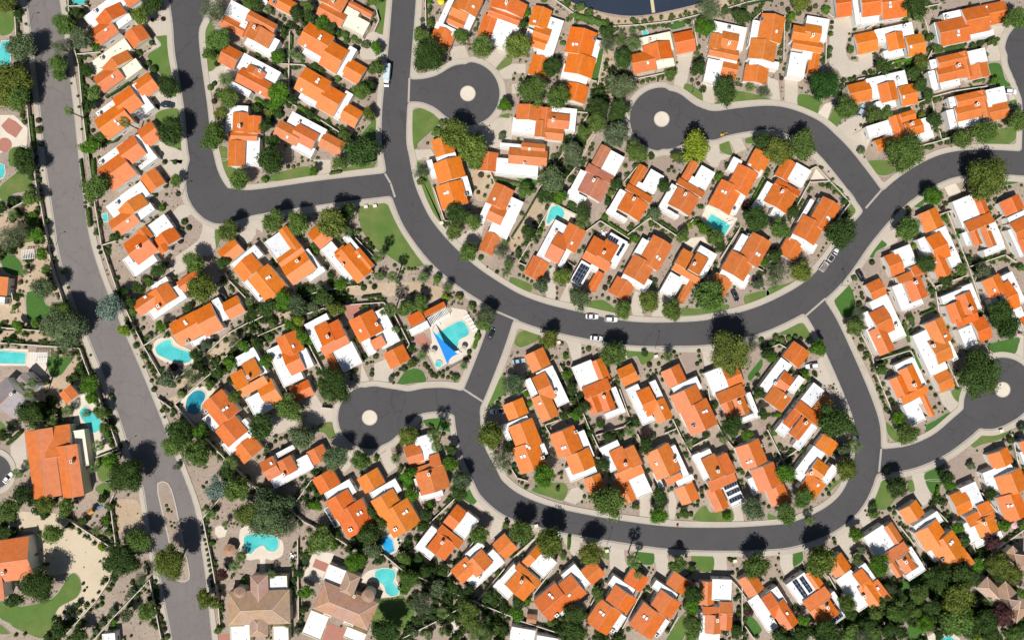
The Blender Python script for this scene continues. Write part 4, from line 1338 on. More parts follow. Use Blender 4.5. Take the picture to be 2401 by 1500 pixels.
h BB -33;g 2115 940 2370 1010 v;w 2210 1130 2500 1370;w 2380 1060 2585 1150;o 2340 1110 2550 1240 u;o 2420 1200 2685 1330 v;c 2430 1290;k 2580 1245
h Y 10;w 0 1370 200 1540;w 240 1450 420 1560
t 900 200 142 g
t 1380 140 78 d
t 1375 330 85 b
t 2260 270 100 s
t 1610 310 58 g
t 2010 340 43 b
t 350 580 132 y
t 90 480 112 g
t 740 690 120 y
P 1140 770 55
P 1185 890 35
t 1560 780 80 g
t 1690 820 38 d
t 1700 1060 88 d
t 1690 1200 78 b
t 1690 1340 88 g
t 1690 1450 68 g
t 2280 800 130 g
t 590 1260 90 d
t 600 1410 100 d
t 50 1150 60 d
t 40 1250 68 b
t 150 1130 42 b
t 800 1060 58 g
t 480 710 38 g
t 2220 1240 43 r
t 2100 1420 58 d
t 1000 1470 40 d
t 360 1340 30 b
t 1160 240 38 g
t 430 80 25 d
s 680 155 18,727 160 16,658 208 12,95 30 18,135 65 20,1065 250 12,1500 80 20,1550 325 12,1562 350 14,1740 240 18,1745 200 18,1780 110 20,1787 150 20,1710 240 16,1680 320 25,890 820 14,885 940 20,1325 840 10,1285 825 14,1305 870 8,1635 715 14,2115 840 16,2040 740 20,2130 1200 25,2185 1370 14,460 820 20,430 865 16,2160 60 18,1275 1010 20,1810 60 18,370 1430 20,290 1405 20,720 1230 25,1780 80 22,2130 1090 26,2070 870 20,2060 750 20
H 540 540,535 640 18
H 1850 130,1900 250 14
L 80 1320,490 1450
L 210 550,20 720
L 380 840,210 1060
L 1220 1040,1040 1390
L 850 980,740 1170
L 2050 930,2120 1000,2200 1110
L 2160 1000,2160 1480
L 2190 1370,2280 1500
L 1470 1440,1560 1280
l 180 100 270 30 480 20 530 90 480 195 350 160
l 1710 380 1710 330 1760 260 1820 235 1870 300 2060 270 2060 390
v 1155 660 1325 675 1330 785 1230 790 1180 730
l 1675 710 1885 710 1885 850 1760 850
l 860 620 910 620 915 745 870 730
l 1450 1480 1560 1300 1620 1250 1640 1380 1600 1500 1450 1500
v 2190 1310 2250 1270 2350 1400 2270 1460
d 490 190 560 80 640 60 690 150 600 230
d 1200 170 1300 130 1300 400 1200 350
d 1470 110 1520 110 1550 220 1520 390 1400 400 1470 300
d 2070 240 2150 220 2180 400 2070 390
d 480 490 640 530 640 650 600 730 560 690 480 560
d 920 600 1050 610 1060 760 1100 800 1060 860 920 830
d 1330 670 1450 690 1480 800 1440 900 1360 850
d 1890 710 2010 710 2020 850 1890 850
d 20 700 200 540 220 560 60 730
lamp 890 610 20
utility 895 665
utility 2095 760
utility 230 430
bin 1556 430
shed 185 1300 85 75 8
@ 1800 1125 4
h BB -35;w 170 980 470 1050;s 228 950 375 1080;s 295 925 425 1035;g 325 895 540 990 v;o 330 1140 590 1080 n;o 390 1225 560 1290 v;o 485 1185 665 1245 v;w 580 1065 760 1240;w 570 1320 770 1250;s 585 1312 665 1308;s 635 1275 712 1275;s 682 1210 752 1230;c 550 1180
h BB -35;g 540 780 785 815 v;w 640 935 990 1140;w 850 815 1010 915;o 800 890 1000 1000 u;o 845 1020 1115 1140 v;o 985 965 1140 1090 n;c 890 1080;k 1030 1010
h BB -33;w 895 535 1215 630;g 1060 455 1275 560 v;o 1095 695 1320 650 n;o 1135 790 1265 880 v;o 1215 755 1390 810 v;w 1310 640 1480 830;w 1290 890 1485 840;c 1280 755
h BB -33;g 1225 290 1475 310 v;w 1365 430 1645 380;o 1380 500 1690 540 v;o 1510 610 1880 700 v;w 1475 630 1605 745;a 1635 740;k 1710 595;k 1728 575;o 1820 710 1925 765 n
h CC -24;g 1700 145 1925 275 u;w 1800 75 2030 210 grey;o 1855 350 2120 330 n;o 1960 245 2105 280 n;o 1930 395 2165 460 v;w 1820 415 2000 560;w 1935 580 2205 530;c 2015 395
h Y 46 tan;o 2060 910 2150 1200 u;o 2230 950 2330 1340 v;o 2300 620 2450 900 v;w 2000 950 2050 1060 grey
t 1210 60 98 d
t 330 170 85 g
t 170 310 98 g
p 395 380 50
t 480 760 130 y
t 830 510 70 b
t 835 740 50 g
t 870 650 45 s
t 1040 790 98 b
t 980 320 48 g
t 980 245 42 d
t 1770 450 58 b
t 1840 560 58 d
t 1700 40 58 b
t 2080 130 58 d
t 2220 430 58 b
t 2390 420 48 g
t 2100 580 80 r
t 1970 790 58 b
t 1770 1100 128 y
t 1650 1000 70 g
t 1600 900 110 d
t 1420 1060 88 g
t 1820 900 105 d
t 1750 1310 138 g
t 1480 1340 88 b
t 1380 1230 68 g
t 1200 1230 98 g
t 1000 1250 68 g
t 1150 1030 58 s
t 1000 1420 68 g
t 880 1460 80 s
t 1120 1400 68 d
t 340 1310 58 b
t 740 1150 88 g
t 780 1260 58 d
t 540 1430 115 d
t 100 1470 80 d
t 300 1450 68 d
t 2150 780 100 y
t 2290 870 100 y
t 2200 1250 98 r
t 2050 1320 108 d
t 2300 1450 88 g
t 1530 1180 80 d
t 1330 1180 60 d
t 1680 1180 70 g
t 1600 1450 50 d
t 940 1350 70 d
t 640 1450 70 d
t 780 1420 70 g
t 200 1490 70 d
t 420 1400 60 d
t 1230 1420 60 d
t 1900 1400 70 d
t 2100 1450 80 d
t 1100 1150 70 d
t 1250 1090 60 d
t 1700 850 70 d
t 1930 930 60 d
t 2180 900 60 d
t 2400 1050 70 g
t 1850 1250 70 b
t 1950 1470 48 Y
p 2060 1130 58
p 1900 1080 40
t 1310 640 28 d
t 1330 540 28 g
s 1145 275 20,1185 260 18,1190 310 22,1075 310 10,1040 310 10,915 285 12,930 330 10,1245 350 18,1250 400 14,1210 390 8,1180 350 8,1600 165 14,1612 215 18,1640 260 16,1665 325 16,1680 190 12,1660 145 12,620 10 18,580 50 18,550 90 16,575 130 20,515 140 14,10 250 18,105 685 10,100 735 16,75 800 12,88 840 8,110 860 12,130 920 16,70 970 25,620 550 20,630 590 18,1310 540 20,1340 590 20,850 470 16
H 1600 70,1590 140 18
L 1240 430,1380 610
L 1600 300,1700 400
L 1850 380,1950 680
L 2000 760,2400 470
L 2010 120,2150 300
L 570 900,640 1020
L 300 1360,330 1480
L 820 1340,920 1320
l 1070 0 1140 0 1180 150 1200 180 1120 270 1040 280 980 220 1000 130
l 1310 0 1360 0 1380 100 1320 110
v 1480 0 1640 0 1620 60 1560 130 1520 110
v 240 670 320 650 330 750 240 810
l 560 130 700 0 640 0 560 80
v 1200 960 1400 900 1500 860 1480 960 1280 1040
v 1310 1370 1440 1350 1460 1420 1410 1500 1320 1500
l 0 310 80 340 80 370 0 370
d 1360 0 1490 0 1540 190 1460 240 1380 150
d 840 350 920 300 970 390 900 450
d 650 530 760 460 830 600 780 650 780 740 650 590
d 110 670 230 660 240 820 160 900 120 800
e 1480 1480 1560 1430 1700 1410 1800 1480 1820 1540 1480 1540
q 1900 1130 1950 1060 2080 1130 2100 1200 1960 1210
pool 1620 1490 1700 1455 1760 1500 1640 1530
umb 2315 430 30 pink
"""
ROADS = """
# x y r in px
main 88 -60 38 101 0 38 118 125 38 133 250 38.5 146 375 38.5 163 500 37 175 575 38 196 650 39.5 235 750 40 288 875 42 336 1000 45 355 1062 47 382 1125 48 402 1200 55 415 1275 54 429 1350 52 440 1425 49 451 1500 46 458 1570 45
street 440 -60 50 445 0 47 437 62 31 440 125 29 459 250 27 468 340 28 474 375 29 475 410 37 485 450 45 512 480 44 550 480 37 600 474 29 750 452 28 900 434 27 935 431 27
street 950 -60 27.5 947.5 0 27.5 937.5 125 27.5 926 250 29 924 330 28.5 931 375 29 943 437 29.5 967 500 31 992 542 31 1032 591 32 1080 635 31 1125 668 30 1195 710 29 1255 735 29 1318 752 29 1435 776 28 1505 783 27.5 1575 783 27.5 1650 780 28.5 1716 768 30 1800 742 30 1895 692 30 1955 637 31 2010 560 31 2035 530 30 2070 490 30 2130 437 30 2200 397 30 2260 382 29 2330 380 28 2400 384 28 2470 388 28
street 1670 295 31 1725 284 29 1800 276 27.5 1850 285 29 1905 310 30 1940 340 30 1970 372 31 2012 425 31 2045 470 31
street 1551 280 74 1610 287 45 1670 295 31
street 1097 220 74 1040 216 42 990 213 27 940 213 26
street 1185 720 26 1165 785 26 1145 840 26 1112 922 26 1100 945 26
street 867 978 74 920 962 50 960 948 31 1000 938 28 1050 938 28 1090 955 30 1098 1000 29 1107 1050 28 1140 1120 30 1157 1148 30 1200 1182 30 1260 1205 27 1325 1222 26 1450 1244 25 1575 1260 26 1700 1263 27 1800 1259 28 1862 1251 28 1937 1222 29 1990 1180 29 2020 1125 29 2034 1062 29 2037 1025 28 2032 987 28 2010 925 28 1972 837 28 1930 750 28 1895 700 27
street 2350 913 75 2320 945 60 2290 970 32 2250 1005 29 2200 1043 27 2137 1070 27 2075 1080 28 2040 1080 28
street 2432 120 76 2426 200 40 2424 250 27 2422 380 27
drive -15 1105 41 -60 1105 41
gutter 903 408 916 430 926 462
gutter 960 184 958 240
gutter 1087 912 1135 943
gutter 1145 722 1215 752
gutter 2066 1052 2061 1105
gutter 1880 748 1935 700
gutter 2030 488 2070 442
lake 1312 -50 1320 -10 1345 10 1395 24 1425 32 1475 39 1525 35 1600 19 1650 6 1685 -5 1700 -60
"""
# ---------- read the plan ----------
class NS: pass
houses = {}; hlist = []; trees = []; shrubs = []; hedges = []; walls = []; fences = []; patches = []; pools = []; things = []; islands = []
def nums(t): return [float(a) for a in t]
ox = oy = 0.0; sc = 4.0
def P(x, y): return (ox + x / sc, oy + y / sc)
def pairs(a): return [P(a[i], a[i + 1]) for i in range(0, len(a) - 1, 2)]
def rdparts(H, items):
    for it in items:
        t = it.split()
        if not t: continue
        if t[0] in 'owgs':
            a = nums(t[1:5]); H.parts.append((t[0], P(a[0], a[1]), P(a[2], a[3]), t[5] if len(t) > 5 else ''))
        elif t[0] == 'u': H.extra.append(('u', P(float(t[1]), float(t[2])), float(t[3]) / sc * S))
        else: H.extra.append((t[0], P(float(t[1]), float(t[2])), 0))
def parse(txt):
    global ox, oy, sc
    for ln in txt.strip().split('\n'):
        t = ln.split()
        if not t: continue
        k = t[0]
        if k == '@': ox, oy, sc = nums(t[1:4])
        elif k == 'h':
            hd, *it = ln[2:].split(';'); hd = hd.split(); H = NS(); H.row = hd[0].split('#')[0]; H.ang = float(hd[1]); H.style = hd[2] if len(hd) > 2 else ''
            H.parts = []; H.extra = []; rdparts(H, it); hlist.append(H)
            if '#' in hd[0]: houses[hd[0]] = H
        elif k == '+':
            hd, *it = ln[2:].split(';'); hd = hd.split(); so = (ox, oy); ox, oy = float(hd[1]), float(hd[2]); rdparts(houses[hd[0]], it); ox, oy = so
        elif k in ('t', 'p', 'P'):
            x, y = P(float(t[1]), float(t[2])); trees.append((k, x, y, float(t[3]) / sc, t[4] if len(t) > 4 else ''))
        elif k == 's':
            for q in ln[2:].split(','):
                a = nums(q.split()); x, y = P(a[0], a[1]); shrubs.append((x, y, a[2] / sc))
        elif k == 'H':
            parts = ln[2:].split(','); last = parts[-1].split(); w = float(last[2]) / sc; parts[-1] = ' '.join(last[:2])
            hedges.append(([P(*nums(q.split())) for q in parts], w))
        elif k in 'LF' and len(k) == 1: (walls if k == 'L' else fences).append([P(*nums(q.split())) for q in ln[2:].split(',')])
        elif k in ('l', 'v', 'd', 'e', 'b', 'r', 'q', 'y'):
            a = nums(t[1:])
            if len(a) == 3: patches.append((k, [P(a[0] + a[2] * math.cos(i * .524), a[1] + a[2] * math.sin(i * .524)) for i in range(12)]))
            else: patches.append((k, pairs(a)))
        elif k in ('pool', 'poolb', 'poold'): pools.append((k, pairs(nums(t[1:]))))
        elif k == 'median': things.append((k, pairs(nums(t[1:]))))
        elif k == 'sail': things.append((k, pairs(nums(t[1:]))))
        elif k == 'lake': pass
        else:
            vals = []
            for a in t[1:]:
                try: vals.append(float(a))
                except ValueError: vals.append(a)
            things.append((k, P(vals[0], vals[1]), vals[2:]))
parse(PLAN)

# ---------- ground, roads and walks cut from distance fields ----------
GX = np.arange(-100, 2502, 5.0); GY = np.arange(-100, 1602, 5.0)
XX, YY = np.meshgrid(GX, GY)
def capsules(pts):
    D = np.full(XX.shape, 1e9)
    for (x0, y0, r0), (x1, y1, r1) in zip(pts, pts[1:]):
        dx, dy = x1 - x0, y1 - y0; L = dx * dx + dy * dy
        t = np.clip(((XX - x0) * dx + (YY - y0) * dy) / L, 0, 1)
        D = np.minimum(D, np.hypot(XX - x0 - t * dx, YY - y0 - t * dy) - (r0 + (r1 - r0) * t))
    return D
def smin(a, b, k):
    h = np.maximum(k - np.abs(a - b), 0) / k
    return np.minimum(a, b) - h * h * k * 0.25
street = None; gutters = []
for ln in ROADS.strip().split('\n'):
    t = ln.split()
    if not t or t[0] == '#': continue
    a = nums(t[1:])
    if t[0] in ('main', 'street', 'drive'):
        pts = [tuple(a[i:i + 3]) for i in range(0, len(a), 3)]
        # smooth the centre line
        q = []
        for i in range(len(pts) - 1):
            p0, p1, p2, p3 = [np.array(pts[min(max(j, 0), len(pts) - 1)]) for j in (i - 1, i, i + 1, i + 2)]
            for u in (0, .25, .5, .75):
                q.append(tuple(0.5 * ((2 * p1) + (-p0 + p2) * u + (2 * p0 - 5 * p1 + 4 * p2 - p3) * u * u + (-p0 + 3 * p1 - 3 * p2 + p3) * u ** 3)))
        q.append(pts[-1]); D = capsules(q)
        if t[0] == 'main': main = D
        elif t[0] == 'drive': drive = D
        else: street = D if street is None else smin(street, D, 9)
    elif t[0] == 'gutter': gutters.append([(a[i], a[i + 1]) for i in range(0, len(a), 2)])
    elif t[0] == 'lake': LAKE = [(a[i], a[i + 1]) for i in range(0, len(a), 2)]
allroads = np.minimum(np.minimum(main, street), drive)
def clip(poly, vi):
    out = []
    for i in range(len(poly)):
        a, b = poly[i], poly[(i + 1) % len(poly)]; va, vb = a[2 + vi], b[2 + vi]
        if va >= 0: out.append(a)
        if (va >= 0) != (vb >= 0):
            t = va / (va - vb); out.append(tuple(a[k] + (b[k] - a[k]) * t for k in range(len(a))))
    return out
def region(name, conds, z, m, skirts=(), kind='structure'):
    F = np.stack([XX, YY] + conds); n = len(conds)
    c = [F[:, :-1, :-1], F[:, :-1, 1:], F[:, 1:, 1:], F[:, 1:, :-1]]
    vals = np.stack(c)  # 4, 2+n, ny, nx
    pos = vals[:, 2:] >= 0
    full = pos.all(axis=(0, 1)); some = pos.any(axis=0).all(axis=0) & ~full
    mb = MB()
    # merge full cells into runs along x
    ny, nx = full.shape
    for j in range(ny):
        row = full[j]; i = 0
        if not row.any(): continue
        while i < nx:
            if row[i]:
                k = i
                while k < nx and row[k] and k - i < 12: k += 1
                a = pw(GX[i], GY[j]); b = pw(GX[k], GY[j + 1])
                mb.poly([(a[0], b[1], z), (b[0], b[1], z), (b[0], a[1], z), (a[0], a[1], z)]); i = k
            else: i += 1
    for j, i in np.argwhere(some):
        p = [tuple(vals[k, :, j, i]) for k in range(4)]
        for vi in range(n):
            p = clip(p, vi)
            if len(p) < 3: break
        if len(p) >= 3: mb.poly([(*pw(q[0], q[1]), z) for q in reversed(p)])
    for fld, lev, z0, z1 in skirts:
        G = fld - lev; A, B, Cc, Dd = G[:-1, :-1], G[:-1, 1:], G[1:, 1:], G[1:, :-1]
        mx = np.maximum(np.maximum(A, B), np.maximum(Cc, Dd)); mn = np.minimum(np.minimum(A, B), np.minimum(Cc, Dd))
        for j, i in np.argwhere((mx > 0) & (mn <= 0)):
            cs = [(GX[i], GY[j], A[j, i]), (GX[i + 1], GY[j], B[j, i]), (GX[i + 1], GY[j + 1], Cc[j, i]), (GX[i], GY[j + 1], Dd[j, i])]
            cr = []
            for k in range(4):
                a, b = cs[k], cs[(k + 1) % 4]
                if (a[2] > 0) != (b[2] > 0):
                    t = a[2] / (a[2] - b[2]); cr.append(pw(a[0] + (b[0] - a[0]) * t, a[1] + (b[1] - a[1]) * t))
            for k in range(0, len(cr) - 1, 2):
                a, b = cr[k], cr[k + 1]; mb.poly([(*a, z0), (*b, z0), (*b, z1), (*a, z1)])
    return tag(link(name, mb.mesh(name, m)), kind=kind)
ZR, ZW = 0.085, 0.20
gw, sw = 3.2, 14.5     # gutter and walk widths in photo pixels
g = 1300
mb = MB(); mb.poly([(-g, -g, 0), (g, -g, 0), (g, g, 0), (-g, g, 0)]); tag(link('ground', mb.mesh('ground', M_GRAVEL)), kind='structure')
region('boulevard', [-main], ZR, M_ASPHO)
region('street', [-np.minimum(street, drive), main - 6], ZR, M_ASPH)
region('gutter', [allroads, gw - allroads], ZR, M_GUTTER)
wob = 1.5 * np.sin(XX * 0.013 + YY * 0.021)
region('sidewalk', [allroads - gw, sw + wob - allroads], ZW, M_WALK, [(allroads, gw, ZR, ZW), (allroads - wob, sw, 0, ZW)])
for gt in gutters:
    mb = MB()
    for (x0, y0), (x1, y1) in zip(gt, gt[1:]):
        a = Vector(pw(x0, y0)); b = Vector(pw(x1, y1)); d = (b - a).normalized(); nn = Vector((-d.y, d.x)) * 0.36
        a -= d * 0.1; b += d * 0.1
        mb.poly([(*(a - nn), ZR + .004), (*(b - nn), ZR + .004), (*(b + nn), ZR + .004), (*(a + nn), ZR + .004)])
    tag(link('valley_gutter', mb.mesh('valley_gutter', M_GUTTER)), kind='structure')
def chaikin(p, n=1):
    for _ in range(n):
        q = []
        for i in range(len(p)):
            a, b = p[i], p[(i + 1) % len(p)]
            q += [(a[0] * .75 + b[0] * .25, a[1] * .75 + b[1] * .25), (a[0] * .25 + b[0] * .75, a[1] * .25 + b[1] * .75)]
        p = q
    return p
def catmull(p, n=4):
    q = []; m = len(p)
    for i in range(m):
        p0, p1, p2, p3 = [np.array(p[(i + o) % m]) for o in (-1, 0, 1, 2)]
        d1, d2 = p1 - p0, p2 - p1; cosv = d1.dot(d2) / (np.hypot(*d1) * np.hypot(*d2) + 1e-9)
        for k in range(n):
            u = k / n; t1, t2 = (p2 - p0) * .38, (p3 - p1) * .38
            q.append(tuple((2*u**3-3*u*u+1)*p1 + (u**3-2*u*u+u)*t1 + (-2*u**3+3*u*u)*p2 + (u**3-u*u)*t2))
    return q
def area(p): return 0.5 * sum(p[i][0] * p[(i + 1) % len(p)][1] - p[(i + 1) % len(p)][0] * p[i][1] for i in range(len(p)))
PM = {'y': ('sandy_yard', M_PSAND, .006), 'q': ('sandy_path', M_SAND, .004), 'd': ('driveway', M_DRIVE, .014), 'b': ('paving', M_BROWNP, .024), 'e': ('concrete_deck', M_PALE, .034), 'r': ('red_paving', M_REDP, .044), 'l': ('lawn', M_LAWN, .054), 'v': ('lawn', M_LAWNV, .064)}
for i, (k, p) in enumerate(patches):
    nm, m, z = PM[k]
    if k in 'lvqy' or len(p) > 9: p = catmull(p)
    p = [pw(*q) for q in p]
    if area(p) < 0: p.reverse()
    mb = MB(); zz = z + (i % 4) * .0023
    mb.prism(p, -.02, zz)
    tag(link(nm, mb.mesh(nm, m)), kind='structure')
    if k in 'lv':      # concrete mow strip round a lawn
        mb = MB(); n = len(p); z2 = zz + 0.03
        for a in range(n):
            p0, p1, p2, p3 = [Vector(p[(a + o) % n]) for o in (-1, 0, 1, 2)]
            n1 = ((p1 - p0).normalized() + (p2 - p1).normalized()); n2 = ((p2 - p1).normalized() + (p3 - p2).normalized())
            n1 = Vector((n1.y, -n1.x)).normalized() * .09; n2 = Vector((n2.y, -n2.x)).normalized() * .09
            mb.poly([(*(p1 - n1), z2), (*(p2 - n2), z2), (*(p2 + n2), z2), (*(p1 + n1), z2)][::-1])
        tag(link('lawn_edging', mb.mesh('lawn_edging', M_GUTTER)), kind='structure')
p = [pw(*q) for q in chaikin(LAKE, 2)]
if area(p) < 0: p.reverse()
mb = MB(); mb.prism(p, -.3, .05); tag(link('water', mb.mesh('water', M_LAKE)), kind='structure')
def disc(name, c, r, z0, z1, m, n=40, kind='structure', parent=None):
    mb = MB(); mb.prism([(c[0] + r * math.cos(2 * math.pi * i / n), c[1] + r * math.sin(2 * math.pi * i / n)) for i in range(n)], z0, z1)
    o = link(name, mb.mesh(name, m), parent)
    return tag(o, kind=kind) if kind else o
# ---------- houses ----------
def frame(ang):
    a = math.radians(ang); return Vector((math.cos(a), -math.sin(a))), Vector((-math.sin(a), -math.cos(a)))
def rect(H, p1, p2, h):
    u, v = frame(H.ang); a = Vector(pw(*p1, h)); b = Vector(pw(*p2, h)); d = b - a; c = (a + b) / 2
    return c, abs(d.dot(u)) / 2, abs(d.dot(v)) / 2, u, v
OR = [(0.72, 0.178, 0.010), (0.68, 0.190, 0.028), (0.62, 0.152, 0.018), (0.74, 0.198, 0.012), (0.62, 0.170, 0.034), (0.68, 0.148, 0.010), (0.66, 0.168, 0.024)]
def build_house(H, idx):
    cx = []; anyp = [p for p in H.parts if p[0] in 'owg']
    for k, p1, p2, r in anyp: cx.append(Vector(pw((p1[0] + p2[0]) / 2, (p1[1] + p2[1]) / 2, 3)))
    ctr = sum(cx, Vector((0, 0))) / len(cx); H.ctr = ctr
    root = bpy.data.objects.new('house', None); col.objects.link(root); root.location = (ctr.x, ctr.y, 0); H.root = root
    rr = random.Random(idx * 31 + 5)
    oc = OR[rr.randrange(7)]
    if H.style == 'pink': oc = (0.52, 0.20, 0.11)
    if H.row == 'Y': oc = (0.66, 0.185, 0.040)
    tan = H.style == 'tan'
    if tan: oc = (0.45, 0.29, 0.195)
    if H.style == 'greyroof': oc = (0.27, 0.24, 0.24)
    wm = M_CREAMW if any(p[3] == 'cream' for p in anyp) or tan else M_STUCCO
    big = H.row == 'Y'
    blocks = []; no = nw = 0
    for i, (k, p1, p2, r) in enumerate(anyp):
        if k == 'o': e = 4.15 + 0.11 * (no % 4) + (0.7 * no if big and not tan else 0.3 if big else 0); no += 1
        elif k == 'g': e = 3.05
        else: e = 3.35 + 0.09 * (nw % 4); nw += 1
        c, hu, hv, u, v = rect(H, p1, p2, e)
        if k == 'o': hu += .18; hv += .18
        if min(hu, hv) < 0.5: continue
        blocks.append(dict(k=k, c=c - ctr, hu=hu, hv=hv, u=u, v=v, e=e, r=r))
    wall = MB()
    def TT(b): return lambda x, y, z: (b['c'].x + b['u'].x * x + b['v'].x * y, b['c'].y + b['u'].y * x + b['v'].y * y, z)
    def inside(b, x, y, pad=0.0):
        d = Vector((x, y)) - b['c']; return abs(d.dot(b['u'])) < b['hu'] + pad and abs(d.dot(b['v'])) < b['hv'] + pad
    for i, b in enumerate(blocks):
        T = TT(b); hu, hv, e = b['hu'], b['hv'], b['e']; ins = (0.30 if b['k'] != 'w' else 0.0) + 0.004 * i
        # box has flipped handedness (u x v points down), faces are two sided
        wall.box(-hu + ins, -hv + ins, 0, hu - ins, hv - ins, e - 0.12 - 0.003 * i, 0, T)
    link('wall', wall.mesh('wall', wm), root)
    for i, b in enumerate(blocks):
        T = TT(b); hu, hv, e, r, k = b['hu'], b['hv'], b['e'], b['r'], b['k']
        mb = MB()
        if k == 'w':
            fm = {'grey': M_FLATG, 'cream': M_CREAMF, 'slate': M_SLATE}.get(r, M_CREAMF if tan and False else M_FLAT)
            b['rise'] = 0; b['z'] = lambda x, y, e=e: e
            mb.box(-hu, -hv, e - .12, hu, hv, e, 0, T)
            t = 0.22; z = e + 0.26     # parapet
            for (a0, c0, a1, c1) in ((-hu - .01, -hv - .01, hu + .01, -hv + t), (-hu - .01, hv - t, hu + .01, hv + .01), (-hu - .01, -hv + t, -hu + t, hv - t), (hu - t, -hv + t, hu + .01, hv - t)):
                # leave the parapet out where a higher block stands on the roof
                L = max(a1 - a0, c1 - c0); nseg = max(1, int(L / 0.8)); alongx = (a1 - a0) > (c1 - c0); run = None
                for q in range(nseg + 1):
                    ok = False
                    if q < nseg:
                        f = (q + .5) / nseg; x = a0 + (a1 - a0) * (f if alongx else .5); y = c0 + (c1 - c0) * (.5 if alongx else f)
                        wx, wy, _ = T(x, y, 0); ok = not any(o is not b and inside(o, wx, wy, .05) for o in blocks)
                    if ok and run is None: run = q
                    if not ok and run is not None:
                        f0, f1 = run / nseg, q / nseg
                        if alongx: mb.box(a0 + (a1 - a0) * f0, c0, e - .3, a0 + (a1 - a0) * f1, c1, z, 1, T)
                        else: mb.box(a0, c0 + (c1 - c0) * f0, e - .3, a1, c0 + (c1 - c0) * f1, z, 1, T)
                        run = None
            fr = link('flat_roof', mb.mesh('flat_roof', [fm, wm]), root)
            for q in range(1 + int(hu * hv > 9) + int(hu * hv > 16)):
                x, y = rr.uniform(-.75, .75) * hu, rr.uniform(-.75, .75) * hv; wx, wy, _ = T(x, y, 0)
                if any(o is not b and inside(o, wx, wy, .3) for o in blocks): continue
                vb = MB(); vb.tube((wx, wy, e - .05), (wx, wy, e + .45), .10, .10, 8); vb.tube((wx, wy, e + .45), (wx, wy, e + .52), .17, .17, 8); link('roof_vent', vb.mesh('roof_vent', M_STEEL), fr)
            continue
        if r in ('n', 's'):
            rise = 2 * hv * 0.20; s = 1 if r == 'n' else -1   # 'n' rises toward +v
            zl, zh = e, e + rise
            f = lambda y, s=s, hv=hv: zl + (s * y + hv) / (2 * hv) * rise
            b['z'] = lambda x, y, e=e, s=s, hv=hv, rise=rise: e + (s * y + hv) / (2 * hv) * rise
            cs = [(-hu, -hv), (hu, -hv), (hu, hv), (-hu, hv)]
            top = [(x, y, e + (s * y + hv) / (2 * hv) * rise) for x, y in cs]
            mb.poly([T(*q) for q in top], 0, [(q[0] + hu, q[1] + hv) for q in top])
            lowz = e - .18
            for a in range(4):
                q, w2 = top[a], top[(a + 1) % 4]; mb.poly([T(q[0], q[1], lowz), T(w2[0], w2[1], lowz), T(*w2), T(*q)], 1)
            mb.poly([T(x, y, lowz) for x, y in cs], 1)
            if s > 0: mb.box(-hu, hv - .15, zh - .02, hu, hv + .05, zh + .10, 2, T)
        else:
            # gable: ridge along u, or along v
            if r == 'u': A, B, X = hu, hv, lambda a, c: (a, c)
            else: A, B, X = hv, hu, lambda a, c: (c, a)
            rise = B * (0.42 if tan else 0.32); zr = e + rise; hip = (B * 0.9 if tan else 0)
            b['z'] = (lambda x, y, e=e, B=B, rise=rise, r=r: e + rise * (1 - abs(y if r == 'u' else x) / B))
            ra = A - hip
            lz = e - .18; sl = math.hypot(B, rise)
            for sgn in (-1, 1):
                q = [(-A, sgn * B, e), (A, sgn * B, e), (ra, 0, zr), (-ra, 0, zr)]
                mb.poly([T(*X(a, c), z) for a, c, z in q], 0, [(a, 0 if z == e else sl) for a, c, z in q])
                mb.poly([T(*X(-A, sgn * B), lz), T(*X(A, sgn * B), lz), T(*X(A, sgn * B), e), T(*X(-A, sgn * B), e)], 1)
            for sgn in (-1, 1):
                mb.poly([T(*X(sgn * A, -B), e), T(*X(sgn * A, B), e), T(*X(sgn * ra, 0), zr)], 0 if hip else 1, [(-B, 0), (B, 0), (0, sl)])
                mb.poly([T(*X(sgn * A, -B), lz), T(*X(sgn * A, B), lz), T(*X(sgn * A, B), e), T(*X(sgn * A, -B), e)], 1)
            mb.poly([T(*X(a, c), lz) for a, c in ((-A, -B), (A, -B), (A, B), (-A, B))], 1)
            # ridge cap of half-round tiles
            w = .13
            cap = [(-ra - .02, -w, zr - .05), (ra + .02, -w, zr - .05), (ra + .02, w, zr - .05), (-ra - .02, w, zr - .05)]
            top = [(-ra - .02, -.05, zr + .07), (ra + .02, -.05, zr + .07), (ra + .02, .05, zr + .07), (-ra - .02, .05, zr + .07)]
            mb.poly([T(*X(a, c), z) for a, c, z in top], 2)
            for a in range(4):
                q = [cap[a], cap[(a + 1) % 4], top[(a + 1) % 4], top[a]]; mb.poly([T(*X(x, y), z) for x, y, z in q], 2)
            if hip:
                for sx in (-1, 1):
                    for sy in (-1, 1):
                        mb.tube(T(*X(sx * A, sy * B), e), T(*X(sx * ra, 0), zr + .03), .10, .10, 5, 2)
        jit = tuple(c_ * rr.uniform(.93, 1.07) for c_ in oc)
        if r == 'n': jit = tuple(c_ * 0.97 for c_ in jit)  # slopes turned from the sun: a little shade put into the tile colour
        link('garage_roof' if k == 'g' else 'tiled_roof', mb.mesh('tiled_roof', [M_TILE, wm, M_CAP if not tan else M_DOOR]), root, color=jit)
    def roofz(pt):
        z = 3.4
        for _ in range(3):
            x, y = pw(*pt, z); x -= ctr.x; y -= ctr.y; best = 0
            for b in blocks:
                if inside(b, x, y):
                    d = Vector((x, y)) - b['c']; best = max(best, b['z'](d.dot(b['u']), d.dot(b['v'])))
            z = best or 3.4
        return z, x, y
    u, v = frame(H.ang); az = math.atan2(u.y, u.x)
